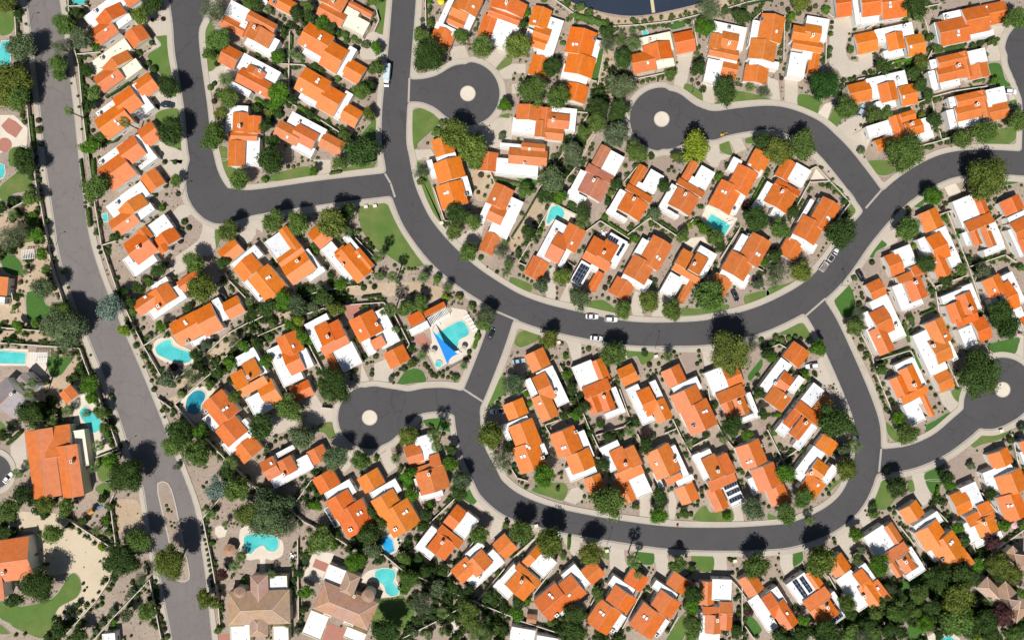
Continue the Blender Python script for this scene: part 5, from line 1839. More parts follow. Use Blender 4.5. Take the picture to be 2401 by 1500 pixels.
    for kind, pt, ex in H.extra:
        z, x, y = roofz(pt)
        if kind == 'c':
            mb = MB(); mb.box(-.5, -.38, z - .8, .5, .38, z + 1.5, 0); mb.box(-.58, -.46, z + 1.5, .58, .46, z + 1.62, 0)
            o = link('chimney', mb.mesh('chimney', wm), root, (x, y, 0), az + math.pi / 2)
            fl = MB(); fl.box(-.25, -.16, z + 1.62, .25, .16, z + 1.80, 0); link('flue', fl.mesh('flue', M_DARK), o)
        elif kind == 'k':
            mb = MB(); mb.box(-.42, -.58, z - .2, .42, .58, z + .30, 0); o = link('skylight', mb.mesh('skylight', M_STEEL), root, (x, y, 0), az + rr.choice((0, 0, math.pi / 2)))
            pn = MB(); pn.box(-.37, -.53, z + .30, .37, .53, z + .40, 0); link('pane', pn.mesh('pane', M_SKYL), o)
        elif kind == 'a':
            o = bpy.data.objects.new('air_conditioner', None); col.objects.link(o); o.parent = root; o.location = (x, y, 0); o.rotation_euler.z = az
            mb = MB(); mb.box(-.65, -.55, z - .3, .65, .55, z + .85, 0); link('casing', mb.mesh('casing', M_STEEL), o)
            mb = MB(); mb.prism([(.38 * math.cos(i * .45), .38 * math.sin(i * .45)) for i in range(14)], z + .85, z + .90); link('fan_grille', mb.mesh('fan_grille', M_DARK), o)
        elif kind == 'u':
            n = 20; mb = MB(); mb.prism([(ex * .92 * math.cos(i * 2 * math.pi / n), ex * .92 * math.sin(i * 2 * math.pi / n)) for i in range(n)], 0, 4.8)
            x, y = pw(*pt, 5.0); o = link('turret', mb.mesh('turret', wm), root, (x - ctr.x, y - ctr.y, 0))
            mb = MB()
            for i in range(n):
                a0, a1 = i * 2 * math.pi / n, (i + 1) * 2 * math.pi / n
                mb.poly([(ex * math.cos(a0), ex * math.sin(a0), 4.75), (ex * math.cos(a1), ex * math.sin(a1), 4.75), (0, 0, 6.0)], 0, [(0, 0), (1, 0), (.5, 2)])
            link('cone_roof', mb.mesh('cone_roof', M_TILE), o, color=(.42, .27, .18))
    for k, p1, p2, r in H.parts:
        if k != 's': continue
        mid = ((p1[0] + p2[0]) / 2, (p1[1] + p2[1]) / 2); z, x, y = roofz(mid); z += .32
        c, hu, hv, u, v = rect(H, p1, p2, z); mb = MB()
        T = lambda x, y, z: (u.x * x + v.x * y, u.y * x + v.y * y, z)
        mb.box(-hu, -hv, z - .05, hu, hv, z, 1, T)
        mb.poly([T(-hu, -hv, z + .004), T(hu, -hv, z + .004), T(hu, hv, z + .004), T(-hu, hv, z + .004)], 0, [(0, 0), (2 * hu, 0), (2 * hu, 2 * hv), (0, 2 * hv)])
        for sx in (-.8, .8):
            for sy in (-.8, .8): mb.box(sx * hu - .04, sy * hv - .04, z - .45, sx * hu + .04, sy * hv + .04, z - .05, 1, T)
        link('solar_panel', mb.mesh('solar_panel', [M_SOLAR, M_STEEL]), root, (c.x - ctr.x, c.y - ctr.y, 0))
    # windows, doors on the free wall faces
    nwin = 0; door = False
    for bi, b in enumerate(blocks):
        hu, hv, e, k = b['hu'], b['hv'], b['e'], b['k']; ins = (0.30 if k != 'w' else 0.0) + 0.004 * bi
        faces = [(1, 0, hu - ins, hv), (-1, 0, hu - ins, hv), (0, 1, hv - ins, hu), (0, -1, hv - ins, hu)]
        if k == 'g':
            # the garage door looks toward the nearest road
            best = None
            for fx, fy, d, half in faces:
                nrm = b['u'] * fx + b['v'] * fy; q = b['c'] + nrm * (d + 3) + ctr
                gx = int(((q.x / S) + 1200.5 + 100) / 5); gy = int(((-q.y / S) + 750 + 100) / 5)
                dd = allroads[min(max(gy, 0), allroads.shape[0] - 1), min(max(gx, 0), allroads.shape[1] - 1)]
                if any(o is not b and inside(o, *(b['c'] + nrm * (d + .4))) for o in blocks): dd += 500
                if best is None or dd < best[0]: best = (dd, nrm, d)
            _, nrm, d = best; pos = b['c'] + nrm * d
            mb = MB(); mb.box(-.02, -2.1, 0.03, .05, 2.1, 2.25)
            for q in range(1, 4): mb.box(.05, -2.1, .55 * q, .065, 2.1, .55 * q + .03)
            link('garage_door', mb.mesh('garage_door', M_DOOR), root, (pos.x, pos.y, 0), math.atan2(nrm.y, nrm.x))
            continue
        if nwin >= 7: continue
        for fx, fy, d, half in faces:
            nrm = b['u'] * fx + b['v'] * fy; tn = Vector((-nrm.y, nrm.x)); pos = b['c'] + nrm * d
            if half < 1.2 or any(o is not b and (inside(o, *(pos + nrm * .5 + tn * s_), .1)) for o in blocks for s_ in (-.7, 0, .7)): continue
            if not door and k == 'o':
                mb = MB(); mb.box(-.02, -.5, 0.05, .05, .5, 2.1); o = link('front_door', mb.mesh('front_door', M_WOOD), root, (pos.x, pos.y, 0), math.atan2(nrm.y, nrm.x)); door = True; continue
            fr = MB(); w, z0, z1 = .75, 1.0, 2.1
            for (y0, q0, y1, q1) in ((-w, z0, w, z0 + .08), (-w, z1 - .08, w, z1), (-w, z0 + .08, -w + .08, z1 - .08), (w - .08, z0 + .08, w, z1 - .08), (-.03, z0 + .08, .03, z1 - .08)): fr.box(-.02, y0, q0, .06, y1, q1)
            o = link('window', fr.mesh('window', M_WHITE), root, (pos.x, pos.y, 0), math.atan2(nrm.y, nrm.x))
            gl = MB(); gl.box(-.01, -w + .09, z0 + .09, .02, w - .09, z1 - .09); link('pane', gl.mesh('pane', M_GLASS), o); nwin += 1
            if nwin >= 7: break
    H.blocks = blocks; H.px = (ctr.x / S + 1200.5, 750 - ctr.y / S)
    H.nsol = sum(p[0] == 's' for p in H.parts); H.nsky = sum(e[0] == 'k' for e in H.extra)
for i, H in enumerate(hlist): build_house(H, i)
# ---------- vegetation ----------
def add_leaf(mb, c, nrm, size, rnd):
    a = nrm.orthogonal().normalized(); b = nrm.cross(a); t = rnd.uniform(0, 6.28)
    a, b = a * math.cos(t) + b * math.sin(t), b * math.cos(t) - a * math.sin(t)
    l = size * rnd.uniform(.7, 1.3); w = l * rnd.uniform(.45, .75)
    mb.poly([tuple(c - a * l), tuple(c - b * w + nrm * l * .15), tuple(c + a * l), tuple(c + b * w - nrm * l * .1)])
def ico_blob(mb, c, rad, rnd, sub=2, amp=.18, flat=1.0):
    bm = bmesh.new(); bmesh.ops.create_icosphere(bm, subdivisions=sub, radius=1); b = len(mb.v)
    ph = [rnd.uniform(0, 6.28) for _ in range(6)]
    for v in bm.verts:
        p = v.co; k = 1 + amp * (math.sin(p.x * 4 + ph[0]) * math.sin(p.y * 5 + ph[1]) + .6 * math.sin(p.z * 7 + ph[2] + p.x * 6) + rnd.uniform(-.35, .35))
        mb.v.append((c[0] + p.x * rad * k, c[1] + p.y * rad * k, c[2] + p.z * rad * k * flat))
    for f in bm.faces: mb.f.append(tuple(b + v.index for v in f.verts)); mb.m.append(1)
    bm.free()
def crown_mesh(seed, n, leaf, nlobes, spread=.62, core=.34, fine=False, airy=0.0):
    rnd = random.Random(seed); mb = MB(); lobes = []
    for i in range(nlobes):
        a = i * 2.399 + rnd.uniform(-.6, .6); rr_ = spread * math.sqrt((i + .5) / nlobes) * rnd.uniform(.7, 1.28)
        rad = rnd.uniform(.27, .44) * (1.15 if i < 3 else 1); z = rnd.uniform(-.15, .35) + .28 * (1 - rr_)
        lobes.append((Vector((rr_ * math.cos(a), rr_ * math.sin(a), z)), rad))
    if not airy:
        for c, r in lobes: ico_blob(mb, c - Vector((0, 0, .06)), r * .72, rnd, 1, .2, .8)
    for i in range(n):
        c, r = lobes[rnd.randrange(len(lobes))]
        d = Vector((rnd.gauss(0, 1), rnd.gauss(0, 1), rnd.gauss(.35, 1))).normalized()
        k = r * rnd.uniform(.72, 1.12) if rnd.random() < .8 else r * rnd.uniform(.9, 1.35)
        p = c + Vector((d.x * k, d.y * k, d.z * k * .85))
        if p.z < -.45: continue
        nr = (d + Vector((rnd.gauss(0, .5), rnd.gauss(0, .5), rnd.gauss(.25, .5)))).normalized()
        add_leaf(mb, p, nr, leaf, rnd)
    return mb.mesh('crown', [M_LEAF, M_CORE])
def shrub_mesh(seed, n, leaf, tight=True):
    rnd = random.Random(seed); mb = MB(); ico_blob(mb, (0, 0, .35), .84, rnd, 3, .05 if tight else .13, .85)
    for i in range(n):
        d = Vector((rnd.gauss(0, 1), rnd.gauss(0, 1), abs(rnd.gauss(.3, 1)))).normalized(); k = rnd.uniform(.80, .97) if tight else rnd.uniform(.75, 1.15)
        add_leaf(mb, Vector((d.x * k, d.y * k, .35 + d.z * k * .85)), (d + Vector((rnd.gauss(0, .4), rnd.gauss(0, .4), rnd.gauss(0, .4)))).normalized(), leaf, rnd)
    return mb.mesh('shrub', [M_LEAF, M_CORE])
def trunk_mesh(seed):
    rnd = random.Random(seed); mb = MB(); mb.tube((0, 0, -.05), (0, 0, .5), 1, .75, 8)
    for i in range(4):
        a = i * 1.57 + rnd.uniform(-.4, .4); mb.tube((0, 0, .42), (math.cos(a) * 4.5, math.sin(a) * 4.5, rnd.uniform(.95, 1.15)), .55, .2, 6)
    return mb.mesh('trunk', M_BARK)
def frond_crown(seed, n, fan):
    rnd = random.Random(seed); mb = MB()
    for i in range(n):
        az = i * 2.399; el = rnd.uniform(-.55, 1.25) * (1 if i % 3 else .6); L = rnd.uniform(.82, 1.08); d0 = Vector((math.cos(az), math.sin(az), 0)); s = Vector((-d0.y, d0.x, 0))
        pts = []; e = el; p = Vector((0, 0, 0)); steps = 5
        for k in range(steps + 1):
            pts.append(p.copy()); p = p + (d0 * math.cos(e) + Vector((0, 0, math.sin(e)))) * (L / steps) * 1.1; e -= .30 + .06 * k
        for k in range(steps):
            t0, t1 = k / steps, (k + 1) / steps
            if fan: w0, w1 = (.03 if t0 < .45 else .24 * (1 - abs(t0 - .72) * 1.6)), (.03 if t1 < .45 else .24 * max(.1, 1 - abs(t1 - .72) * 2.2))
            else: w0, w1 = .02 + .11 * math.sin(math.pi * min(1, t0 + .12)), .02 + .11 * math.sin(math.pi * min(.99, t1 + .12))
            for sg in (-1, 1):
                # leaflets: saw-toothed strips either side of the rib
                a, b = pts[k], pts[k + 1]; dr = Vector((0, 0, -.35))
                for q in range(2):
                    f0, f1 = q / 2, (q + .62) / 2
                    m0, m1 = a.lerp(b, f0), a.lerp(b, f1); w = w0 + (w1 - w0) * (f0 + .3)
                    tip = m1 + (b - a) * .35 + s * sg * w * 1.25 + dr * w
                    mb.poly([tuple(m0), tuple(m1), tuple(tip)] if sg > 0 else [tuple(m1), tuple(m0), tuple(tip)])
    return mb.mesh('fronds', [M_FROND])
def palm_trunk(seed):
    mb = MB(); rnd = random.Random(seed)
    for i in range(8): mb.tube((0, 0, i / 8), (0, 0, (i + 1) / 8), 1.15 - i * .03, 1.0 - i * .03, 8)
    return mb.mesh('trunk', M_BARK)
BIG = [crown_mesh(s, 3600, .052, 17) for s in (1, 2, 3, 4)]
HUGE = [crown_mesh(s, 8500, .034, 26, .60) for s in (5, 6)]
MID = [crown_mesh(s, 1700, .075, 11) for s in (11, 12, 13, 14)]
AIRY = [crown_mesh(s, 3000, .038, 20, .72, airy=1) for s in (21, 22, 23)]
SMALL = [crown_mesh(s, 700, .11, 7, .5) for s in (31, 32, 33, 34)]
SHR = [shrub_mesh(s, 240, .10) for s in (41, 42, 43)] + [shrub_mesh(s, 260, .15, False) for s in (44, 45)]
TRK = [trunk_mesh(s) for s in (51, 52)]
DATE = [frond_crown(s, 64, False) for s in (61, 62)]; FAN = [frond_crown(s, 70, True) for s in (63, 64)]; PTR = palm_trunk(1)
COL = {'g': (.120, .195, .044), 'd': (.062, .112, .028), 's': (.130, .175, .086), 'S': (.19, .26, .215), 'y': (.155, .205, .040), 'Y': (.22, .31, .03), 'b': (.100, .220, .022), 'r': (.105, .050, .050), 'D': (.040, .110, .022)}
ADJ = {'g': 'mid green', 'd': 'dark green', 's': 'grey green', 'S': 'silvery', 'y': 'olive green', 'Y': 'bright yellow green', 'b': 'bright green', 'r': 'dark purple leaved', 'D': 'dense deep green'}
VEG = []   # (root, kind, adj, px, py, radius_px)
def vary(c, rnd, a=.16):
    k = rnd.uniform(1 - a, 1 + a); return tuple(min(.4, x * k * rnd.uniform(1 - a * .4, 1 + a * .4)) for x in c)
rt = random.Random(99)
for k, x, y, rp, c in trees:
    r = rp * S
    if k in 'pP':
        h = 11.5 if k == 'P' else max(3.0, 1.1 * r + 1.6)
        X, Y = pw(x, y, h); r *= 1.3 if k == 'P' else 1.12
        root = link('palm_tree', None, loc=(X, Y, 0))
        link('trunk', PTR, root, scale=(.23 if k == 'P' else .26, .23 if k == 'P' else .26, h), rz=rt.uniform(0, 6))
        fan = k == 'P' or rt.random() < .45
        link('fronds', rt.choice(FAN if fan else DATE), root, (0, 0, h), rt.uniform(0, 6.28), vary((.125, .185, .060) if not fan else (.115, .180, .045), rt), r)
        VEG.append((root, 'palm', 'tall thin' if k == 'P' else ('feathery' if not fan else 'fan leaved'), x, y, rp))
        continue
    r *= 1.12
    col_ = vary(COL[c], rt)
    if rp < 12.5:      # a bush without a visible trunk
        hc = r * .55; X, Y = pw(x, y, hc)
        me = rt.choice(SMALL); o = link('bush', me, None, (X, Y, hc), rt.uniform(0, 6.28), col_, (r * 1.12, r * 1.12, r * .95))
        VEG.append((o, 'bush', ADJ[c], x, y, rp)); continue
    hc = min(1.30 * r + .6, 6.6)
    if c == 'y': hc = 1.30 * r + .8
    if rp > 45: hc = r * .72
    X, Y = pw(x, y, hc * 1.05)
    nm_ = {'s': 'mesquite_tree', 'S': 'mesquite_tree', 'y': 'ash_tree', 'Y': 'ash_tree'}.get(c, 'tree'); root = link(nm_, None, loc=(X, Y, 0))
    pool = HUGE if rp > 38 else AIRY if (c in 'sr' and rt.random() < .5) else (BIG if rp > 20 else MID)
    link('trunk', TRK[rt.randrange(2)], root, scale=(.05 * r + .05, .05 * r + .05, hc), rz=rt.uniform(0, 6))
    link('crown', rt.choice(pool), root, (0, 0, hc), rt.uniform(0, 6.28), col_, (r * rt.uniform(.92, 1.16), r * rt.uniform(.92, 1.16), r * rt.uniform(.8, .95)))
    VEG.append((root, nm_.replace('_', ' '), ADJ[c], x, y, rp))
shrubs.sort(key=lambda s: -s[2])
rest = MB()
rt = random.Random(5)
SC = [(.068, .122, .030), (.086, .137, .039), (.117, .156, .045), (.048, .085, .026), (.095, .080, .040), (.075, .055, .040)]
SADJ = ['deep green', 'mid green', 'light green', 'dark green', 'brownish', 'reddish brown']
for i, (x, y, rp) in enumerate(shrubs):
    r = rp * S * 1.05; ci = rt.choices(range(6), (4, 4, 2, 4, 2, 1.5))[0]
    if i < 300:
        X, Y = pw(x, y, r * .5); o = link('round_shrub', SHR[rt.randrange(5)], None, (X, Y, -.02), rt.uniform(0, 6.28), vary(SC[ci], rt), (r, r, r * 1.05))
        VEG.append((o, 'shrub', SADJ[ci], x, y, rp))
    else:
        X, Y = pw(x, y, r * .4); b = len(rest.v); me = SHR[rt.randrange(3)]
        ico_blob(rest, (X, Y, r * .45), r * .9, rt, 2, .12, .9)
        for q in range(46):
            d = Vector((rt.gauss(0, 1), rt.gauss(0, 1), abs(rt.gauss(.3, 1)))).normalized(); add_leaf(rest, Vector((X, Y, r * .45)) + d * r * .92, d, r * .2, rt)
THICKETS = [(740, 1140, 45, 1), (770, 1255, 28, .7), (850, 1240, 42, .8), (870, 1290, 32, .8), (980, 1290, 40, .9), (960, 1340, 38, 1), (1030, 1370, 48, 1), (1060, 1420, 45, .9),
 (1140, 1440, 55, .8), (1180, 1500, 50, .8), (980, 1420, 38, .8), (940, 1485, 35, .8), (1090, 1490, 45, .8), (1960, 1430, 60, 1), (2040, 1470, 60, 1), (2060, 1400, 45, .9), (2150, 1400, 60, 1),
 (2200, 1340, 50, 1.1), (2250, 1400, 60, 1.1), (2260, 1470, 60, 1), (2160, 1470, 50, .8), (2360, 1450, 60, 1), (2300, 1310, 40, 1), (1330, 1480, 45, 1), (1430, 1500, 40, 1), (1860, 1490, 40, .9), (1700, 1490, 50, .3),
 (30, 600, 45, .7), (20, 1240, 38, .9), (110, 960, 35, .8), (60, 540, 40, .5), (470, 1440, 25, .7), (130, 1480, 35, .8), (700, 700, 50, .9), (610, 745, 40, .9), (560, 860, 38, .7), (490, 870, 30, .7),
 (1340, 290, 55, .6), (1420, 250, 45, .7), (1310, 430, 42, .9), (1440, 200, 35, .7), (640, 250, 40, .7), (770, 700, 45, .5), (630, 1010, 25, .6), (190, 880, 28, .8), (265, 980, 20, .9), (1000, 730, 25, .6),
 (1350, 950, 35, .8), (1370, 860, 25, .8), (1900, 80, 30, .5), (2160, 170, 30, .8), (1560, 690, 20, .6), (2210, 1190, 30, .6), (100, 1180, 35, .6), (20, 780, 30, .4), (280, 1330, 30, .4), (1660, 220, 20, .5), (690, 60, 35, .9), (720, 200, 25, .8)]
# sparse ground plants dotted over the gravel yards
def poly_has(p, x, y):
    c = False; j = len(p) - 1
    for i in range(len(p)):
        if (p[i][1] > y) != (p[j][1] > y) and x < (p[j][0] - p[i][0]) * (y - p[i][1]) / (p[j][1] - p[i][1]) + p[i][0]: c = not c
        j = i
    return c
def field(x, y):
    gx = int((x + 100) / 5); gy = int((y + 100) / 5)
    return allroads[min(max(gy, 0), allroads.shape[0] - 1), min(max(gx, 0), allroads.shape[1] - 1)]
paved = [p for k, p in patches if k in 'ldvebr'] + [p for k, p in pools] + [LAKE]
def on_house(x, y, pad=.3):
    for H in hlist:
        if abs(H.px[0] - x) + abs(H.px[1] - y) > 130: continue
        w = Vector(pw(x, y, 0)) - H.ctr
        for b in H.blocks:
            d = w - b['c']
            if abs(d.dot(b['u'])) < b['hu'] + pad and abs(d.dot(b['v'])) < b['hv'] + pad: return True
    return False
def freespot(x, y, pad=.3):
    if field(x, y) < 17: return False
    if any(poly_has(p, x, y) for p in paved): return False
    return not on_house(x, y, pad)
near = [(x, y, rp) for _, x, y, rp, _ in trees]
def blob(x, y, r, hh=1.0):
    X, Y = pw(x, y)
    if r > .5: ico_blob(rest, (X, Y, r * .35 * hh), r * .75, rt, 1, .2, .9 * hh)
    for q in range(int(14 + r * 34)):
        d = Vector((rt.gauss(0, 1), rt.gauss(0, 1), abs(rt.gauss(.2, .8)))).normalized(); add_leaf(rest, Vector((X + d.x * r, Y + d.y * r, .02 + r * .3 * hh + d.z * r * hh)), d, r * .26, rt)
# beds along the garden walls
for pts in walls:
    for a, b in zip(pts, pts[1:]):
        L = math.hypot(b[0] - a[0], b[1] - a[1]); nx, ny = (b[1] - a[1]) / L, -(b[0] - a[0]) / L; s = 0
        while s < L:
            s += rt.uniform(3, 9); side = rt.choice((-1, 1)) * rt.uniform(4, 12); x = a[0] + (b[0] - a[0]) * s / L + nx * side; y = a[1] + (b[1] - a[1]) * s / L + ny * side
            if rt.random() < .9 and freespot(x, y, .7): blob(x, y, rt.uniform(.45, 1.15), rt.uniform(.8, 1.5))
# and beside the house walls
for H in hlist:
    for q in range(46):
        x = H.px[0] + rt.uniform(-75, 75); y = H.px[1] + rt.uniform(-75, 75)
        if not on_house(x, y, 2.6) or not freespot(x, y, .9): continue
        blob(x, y, rt.uniform(.35, 1.0), rt.uniform(.8, 1.6))
cnt = 0
while cnt < 5200:
    x = rt.uniform(-20, 2420); y = rt.uniform(-20, 1520)
    if not freespot(x, y): continue
    # plants gather along walls and under trees
    dn = min((math.hypot(x - a, y - b) - r for a, b, r in near if abs(a - x) < 60 and abs(b - y) < 60), default=60)
    if rt.random() > (.95 if dn < 8 else .30 if dn < 20 else .14): continue
    r = rt.uniform(.22, .75) if dn < 14 else rt.uniform(.15, .45); X, Y = pw(x, y); cnt += 1
    for q in range(int(16 + r * 36)):
        d = Vector((rt.gauss(0, 1), rt.gauss(0, 1), abs(rt.gauss(.2, .8)))).normalized(); add_leaf(rest, Vector((X, Y, .02)) + d * r * rt.uniform(.5, 1), d, r * .26, rt)
tag(link('ground_cover', rest.mesh('ground_cover', [M_LEAF, M_CORE]), color=(.078, .130, .032)), 'low shrubs and ground plants dotted over the gravel yards', 'ground cover', kind='stuff')
# thickets where the photograph shows planting too dense to count
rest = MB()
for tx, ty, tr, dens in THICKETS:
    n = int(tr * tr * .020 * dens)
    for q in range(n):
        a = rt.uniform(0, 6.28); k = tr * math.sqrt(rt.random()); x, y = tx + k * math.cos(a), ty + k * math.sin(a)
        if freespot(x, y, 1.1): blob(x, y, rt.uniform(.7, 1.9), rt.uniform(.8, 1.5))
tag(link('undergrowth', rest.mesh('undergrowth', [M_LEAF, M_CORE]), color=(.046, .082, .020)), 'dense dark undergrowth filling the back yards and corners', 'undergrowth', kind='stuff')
rh = random.Random(3); HEDGE = []
for pts, w in hedges:
    mb = MB(); hw = max(w * S, .35) * .95; H_ = min(2.2, .9 + hw)
    wp = [Vector(pw(*p, H_ * .7)) for p in pts]
    ctr = sum(wp, Vector((0, 0))) / len(wp)
    for a, b in zip(wp, wp[1:]):
        L = (b - a).length; n = max(2, int(L / (hw * .8))); 
        for i in range(n + 1):
            c = a.lerp(b, i / n) - ctr; ico_blob(mb, (c.x, c.y, H_ * .5), hw * rh.uniform(.85, 1.1), rh, 2, .16, H_ * .55 / hw)
        for i in range(int(L * 34)):
            c = a.lerp(b, rh.random()) - ctr; d = Vector((rh.gauss(0, 1), rh.gauss(0, 1), abs(rh.gauss(.3, 1)))).normalized()
            add_leaf(mb, Vector((c.x + d.x * hw * 1.02, c.y + d.y * hw * 1.02, H_ * .5 + d.z * H_ * .56)), d, .20, rh)
    o = link('hedge', mb.mesh('hedge', [M_LEAF, M_CORE]), None, (ctr.x, ctr.y, 0), 0, vary(COL[rh.choice('bdg')], rh))
    HEDGE.append((o, pts))
# ---------- garden walls, fences ----------
WALLS = []
for pts in walls + fences:
    isf = pts in fences; q = [Vector(pw(*p, 1.7)) for p in pts]; ctr = sum(q, Vector((0, 0))) / len(q); mb = MB(); h = 1.75 if not isf else 1.5
    for a, b in zip(q, q[1:]):
        d = (b - a).normalized(); n = Vector((-d.y, d.x)); L = (b - a).length; a = a - ctr
        T = lambda x, y, z, a=a, d=d, n=n: (a.x + d.x * x + n.x * y, a.y + d.y * x + n.y * y, z)
        if isf:
            mb.box(0, -.02, h - .06, L, .02, h, 0, T); mb.box(0, -.02, .12, L, .02, .17, 0, T)
            for i in range(int(L / .14) + 1): mb.box(i * .14, -.012, .05, i * .14 + .025, .012, h + .05, 0, T)
        else:
            mb.box(-.09, -.1, 0, L + .09, .1, h, 0, T); mb.box(-.12, -.14, h, L + .12, .14, h + .07, 1, T)
    o = bpy.data.objects.new('x', None); bpy.data.objects.remove(o)
    o = link('metal_fence' if isf else 'garden_wall', mb.mesh('wall', [M_DARK] if isf else [M_BLOCK, M_WCAP]), None, (ctr.x, ctr.y, 0))
    WALLS.append((o, pts, isf))
# ---------- pools ----------
POOLS = []
for k, p in pools:
    if len(p) > 6: p = catmull(p)
    q = [Vector(pw(*a)) for a in p]
    if area(q) < 0: q.reverse()
    ctr = sum(q, Vector((0, 0))) / len(q); q = [a - ctr for a in q]; n = len(q)
    outer = []
    for i in range(n):
        a, b, c = q[i - 1], q[i], q[(i + 1) % n]; n1 = (b - a).normalized() + (c - b).normalized(); outer.append(b + Vector((n1.y, -n1.x)).normalized() * .32)
    root = bpy.data.objects.new('swimming_pool', None); col.objects.link(root); root.location = (ctr.x, ctr.y, 0)
    mb = MB(); mb.prism([tuple(a) for a in q], -.1, .10); link('water', mb.mesh('water', M_POOLB if k == 'poolb' else M_POOLD if k == 'poold' else M_POOLW), root)
    mb = MB()
    for i in range(n):
        j = (i + 1) % n
        mb.poly([(*q[i], .17), (*outer[i], .17), (*outer[j], .17), (*q[j], .17)]); mb.poly([(*q[i], .0), (*q[i], .17), (*q[j], .17), (*q[j], .0)]); mb.poly([(*outer[j], 0), (*outer[j], .17), (*outer[i], .17), (*outer[i], 0)])
    link('coping', mb.mesh('coping', M_PALE), root)
    POOLS.append((root, k, sum(a[0] for a in p) / len(p), sum(a[1] for a in p) / len(p), abs(area([tuple(a) for a in q])), len(p)))
# ---------- vehicles and small things ----------
def loft(mb, secs, mi=0, nz=None):
    """secs: (x, halfwidth, z0, z1, inset_top); rings of 6 points"""
    b = len(mb.v)
    for x, w, z0, z1, it in secs:
        zm = z0 + (z1 - z0) * .55
        mb.v += [(x, -w * .94, z0), (x, -w, zm), (x, -w + it, z1), (x, w - it, z1), (x, w, zm), (x, w * .94, z0)]
    n = len(secs)
    for i in range(n - 1):
        for k in range(6):
            j = (k + 1) % 6; mb.f.append((b + i * 6 + k, b + i * 6 + j, b + (i + 1) * 6 + j, b + (i + 1) * 6 + k)); mb.m.append(mi)
    mb.f.append(tuple(b + 5 - k for k in range(6))); mb.m.append(mi); mb.f.append(tuple(b + (n - 1) * 6 + k for k in range(6))); mb.m.append(mi)
PAINT = {'white': (.78, .78, .78), 'black': (.012, .013, .016), 'grey': (.10, .11, .12), 'darkblue': (.02, .03, .06), 'paleblue': (.34, .44, .54)}
def wheel(root, x, y, r=.33):
    mb = MB(); mb.tube((0, -.11, 0), (0, .11, 0), r, r, 16); w = link('wheel', mb.mesh('wheel', M_TYRE), root, (x, y, r))
    mb = MB(); mb.tube((0, -.125, 0), (0, .125, 0), r * .6, r * .6, 12); link('rim', mb.mesh('rim', M_STEEL), w)
def vehicle(x, y, ang, kind, color):
    X, Y = pw(x, y, .7); c = PAINT.get(color, (.5, .5, .5))
    root = link({'sedan': 'parked_car', 'suv': 'parked_car', 'pickup': 'pickup_truck'}[kind], None, loc=(X, Y, ZR if field(x, y) < 0 else .03), rz=-math.radians(ang))
    L = 5.4 if kind == 'pickup' else 4.7; hw = .92 if kind == 'sedan' else .97; hb = .88 if kind == 'sedan' else 1.02; hr = 1.43 if kind == 'sedan' else 1.72; l = L / 2
    mb = MB()
    loft(mb, [(-l, hw * .72, .32, hb - .22, .05), (-l + .18, hw * .90, .24, hb - .06, .10), (-l + .7, hw, .2, hb, .14), (0, hw, .2, hb + .02, .14), (l - 1.2, hw, .2, hb, .14), (l - .35, hw * .90, .22, hb - .14, .12), (l, hw * .66, .32, hb - .30, .06)])
    link('body', mb.mesh('body', M_PAINT), root, color=c)
    x0, x1 = (-l + .55, l - 1.35) if kind != 'pickup' else (-.35, l - 1.4)
    if kind == 'suv': x0 = -l + .15
    mb = MB(); loft(mb, [(x0, hw * .80, hb - .05, hb + .02, .04), (x0 + (.25 if kind == 'suv' else .55), hw * .86, hb - .05, hr - .03, .20), (x1 - .75, hw * .86, hb - .05, hr - .03, .20), (x1, hw * .80, hb - .05, hb + .02, .04)])
    link('windows', mb.mesh('windows', M_GLASS), root)
    mb = MB(); loft(mb, [(x0 + (.38 if kind == 'suv' else .68), hw * .64, hr - .05, hr + .01, .08), (x0 + .9, hw * .68, hr - .05, hr + .05, .1), (x1 - 1.1, hw * .68, hr - .05, hr + .05, .1), (x1 - .85, hw * .64, hr - .05, hr + .01, .08)])
    link('car_roof', mb.mesh('car_roof', M_PAINT), root, color=c)
    if kind == 'pickup':
        mb = MB(); mb.box(-l + .12, -hw + .14, hb - .02, -.5, hw - .14, hb + .035); link('cargo_bed', mb.mesh('cargo_bed', M_DARK), root)
        mb = MB()
        for a in ((-l + .1, -hw + .05, -.5, -hw + .14), (-l + .1, hw - .14, -.5, hw - .05), (-l + .03, -hw + .05, -l + .12, hw - .05)): mb.box(a[0], a[1], hb - .03, a[2], a[3], hb + .10)
        link('bed_rail', mb.mesh('bed_rail', M_PAINT), root, color=c)
    for sx in (-l + .85, l - .9):
        for sy in (-hw + .10, hw - .10): wheel(root, sx, sy)
    for s in (-1, 1):
        mb = MB(); mb.box(l - .32, s * hw * .55 - .16, .58, l - .04, s * hw * .55 + .16, .70); link('headlight', mb.mesh('headlight', M_SKYL), root)
        mb = MB(); mb.box(-l - .02, s * hw * .55 - .13, .62, -l + .12, s * hw * .55 + .13, .76); link('tail_light', mb.mesh('tail_light', mat('red_lens', (.4, .02, .02), .3)), root)
        mb = MB(); mb.box(x1 - .55, s * (hw + .08) - .08, hb - .02, x1 - .38, s * (hw + .08) + .08, hb + .12); link('wing_mirror', mb.mesh('wing_mirror', M_PAINT), root, color=c)
    return root
def T0(name, x, y, z=0, rz=0): 
    X, Y = pw(x, y, z); return link(name, None, loc=(X, Y, 0), rz=rz)
THG = []  # (obj, kind, px, py, extra)
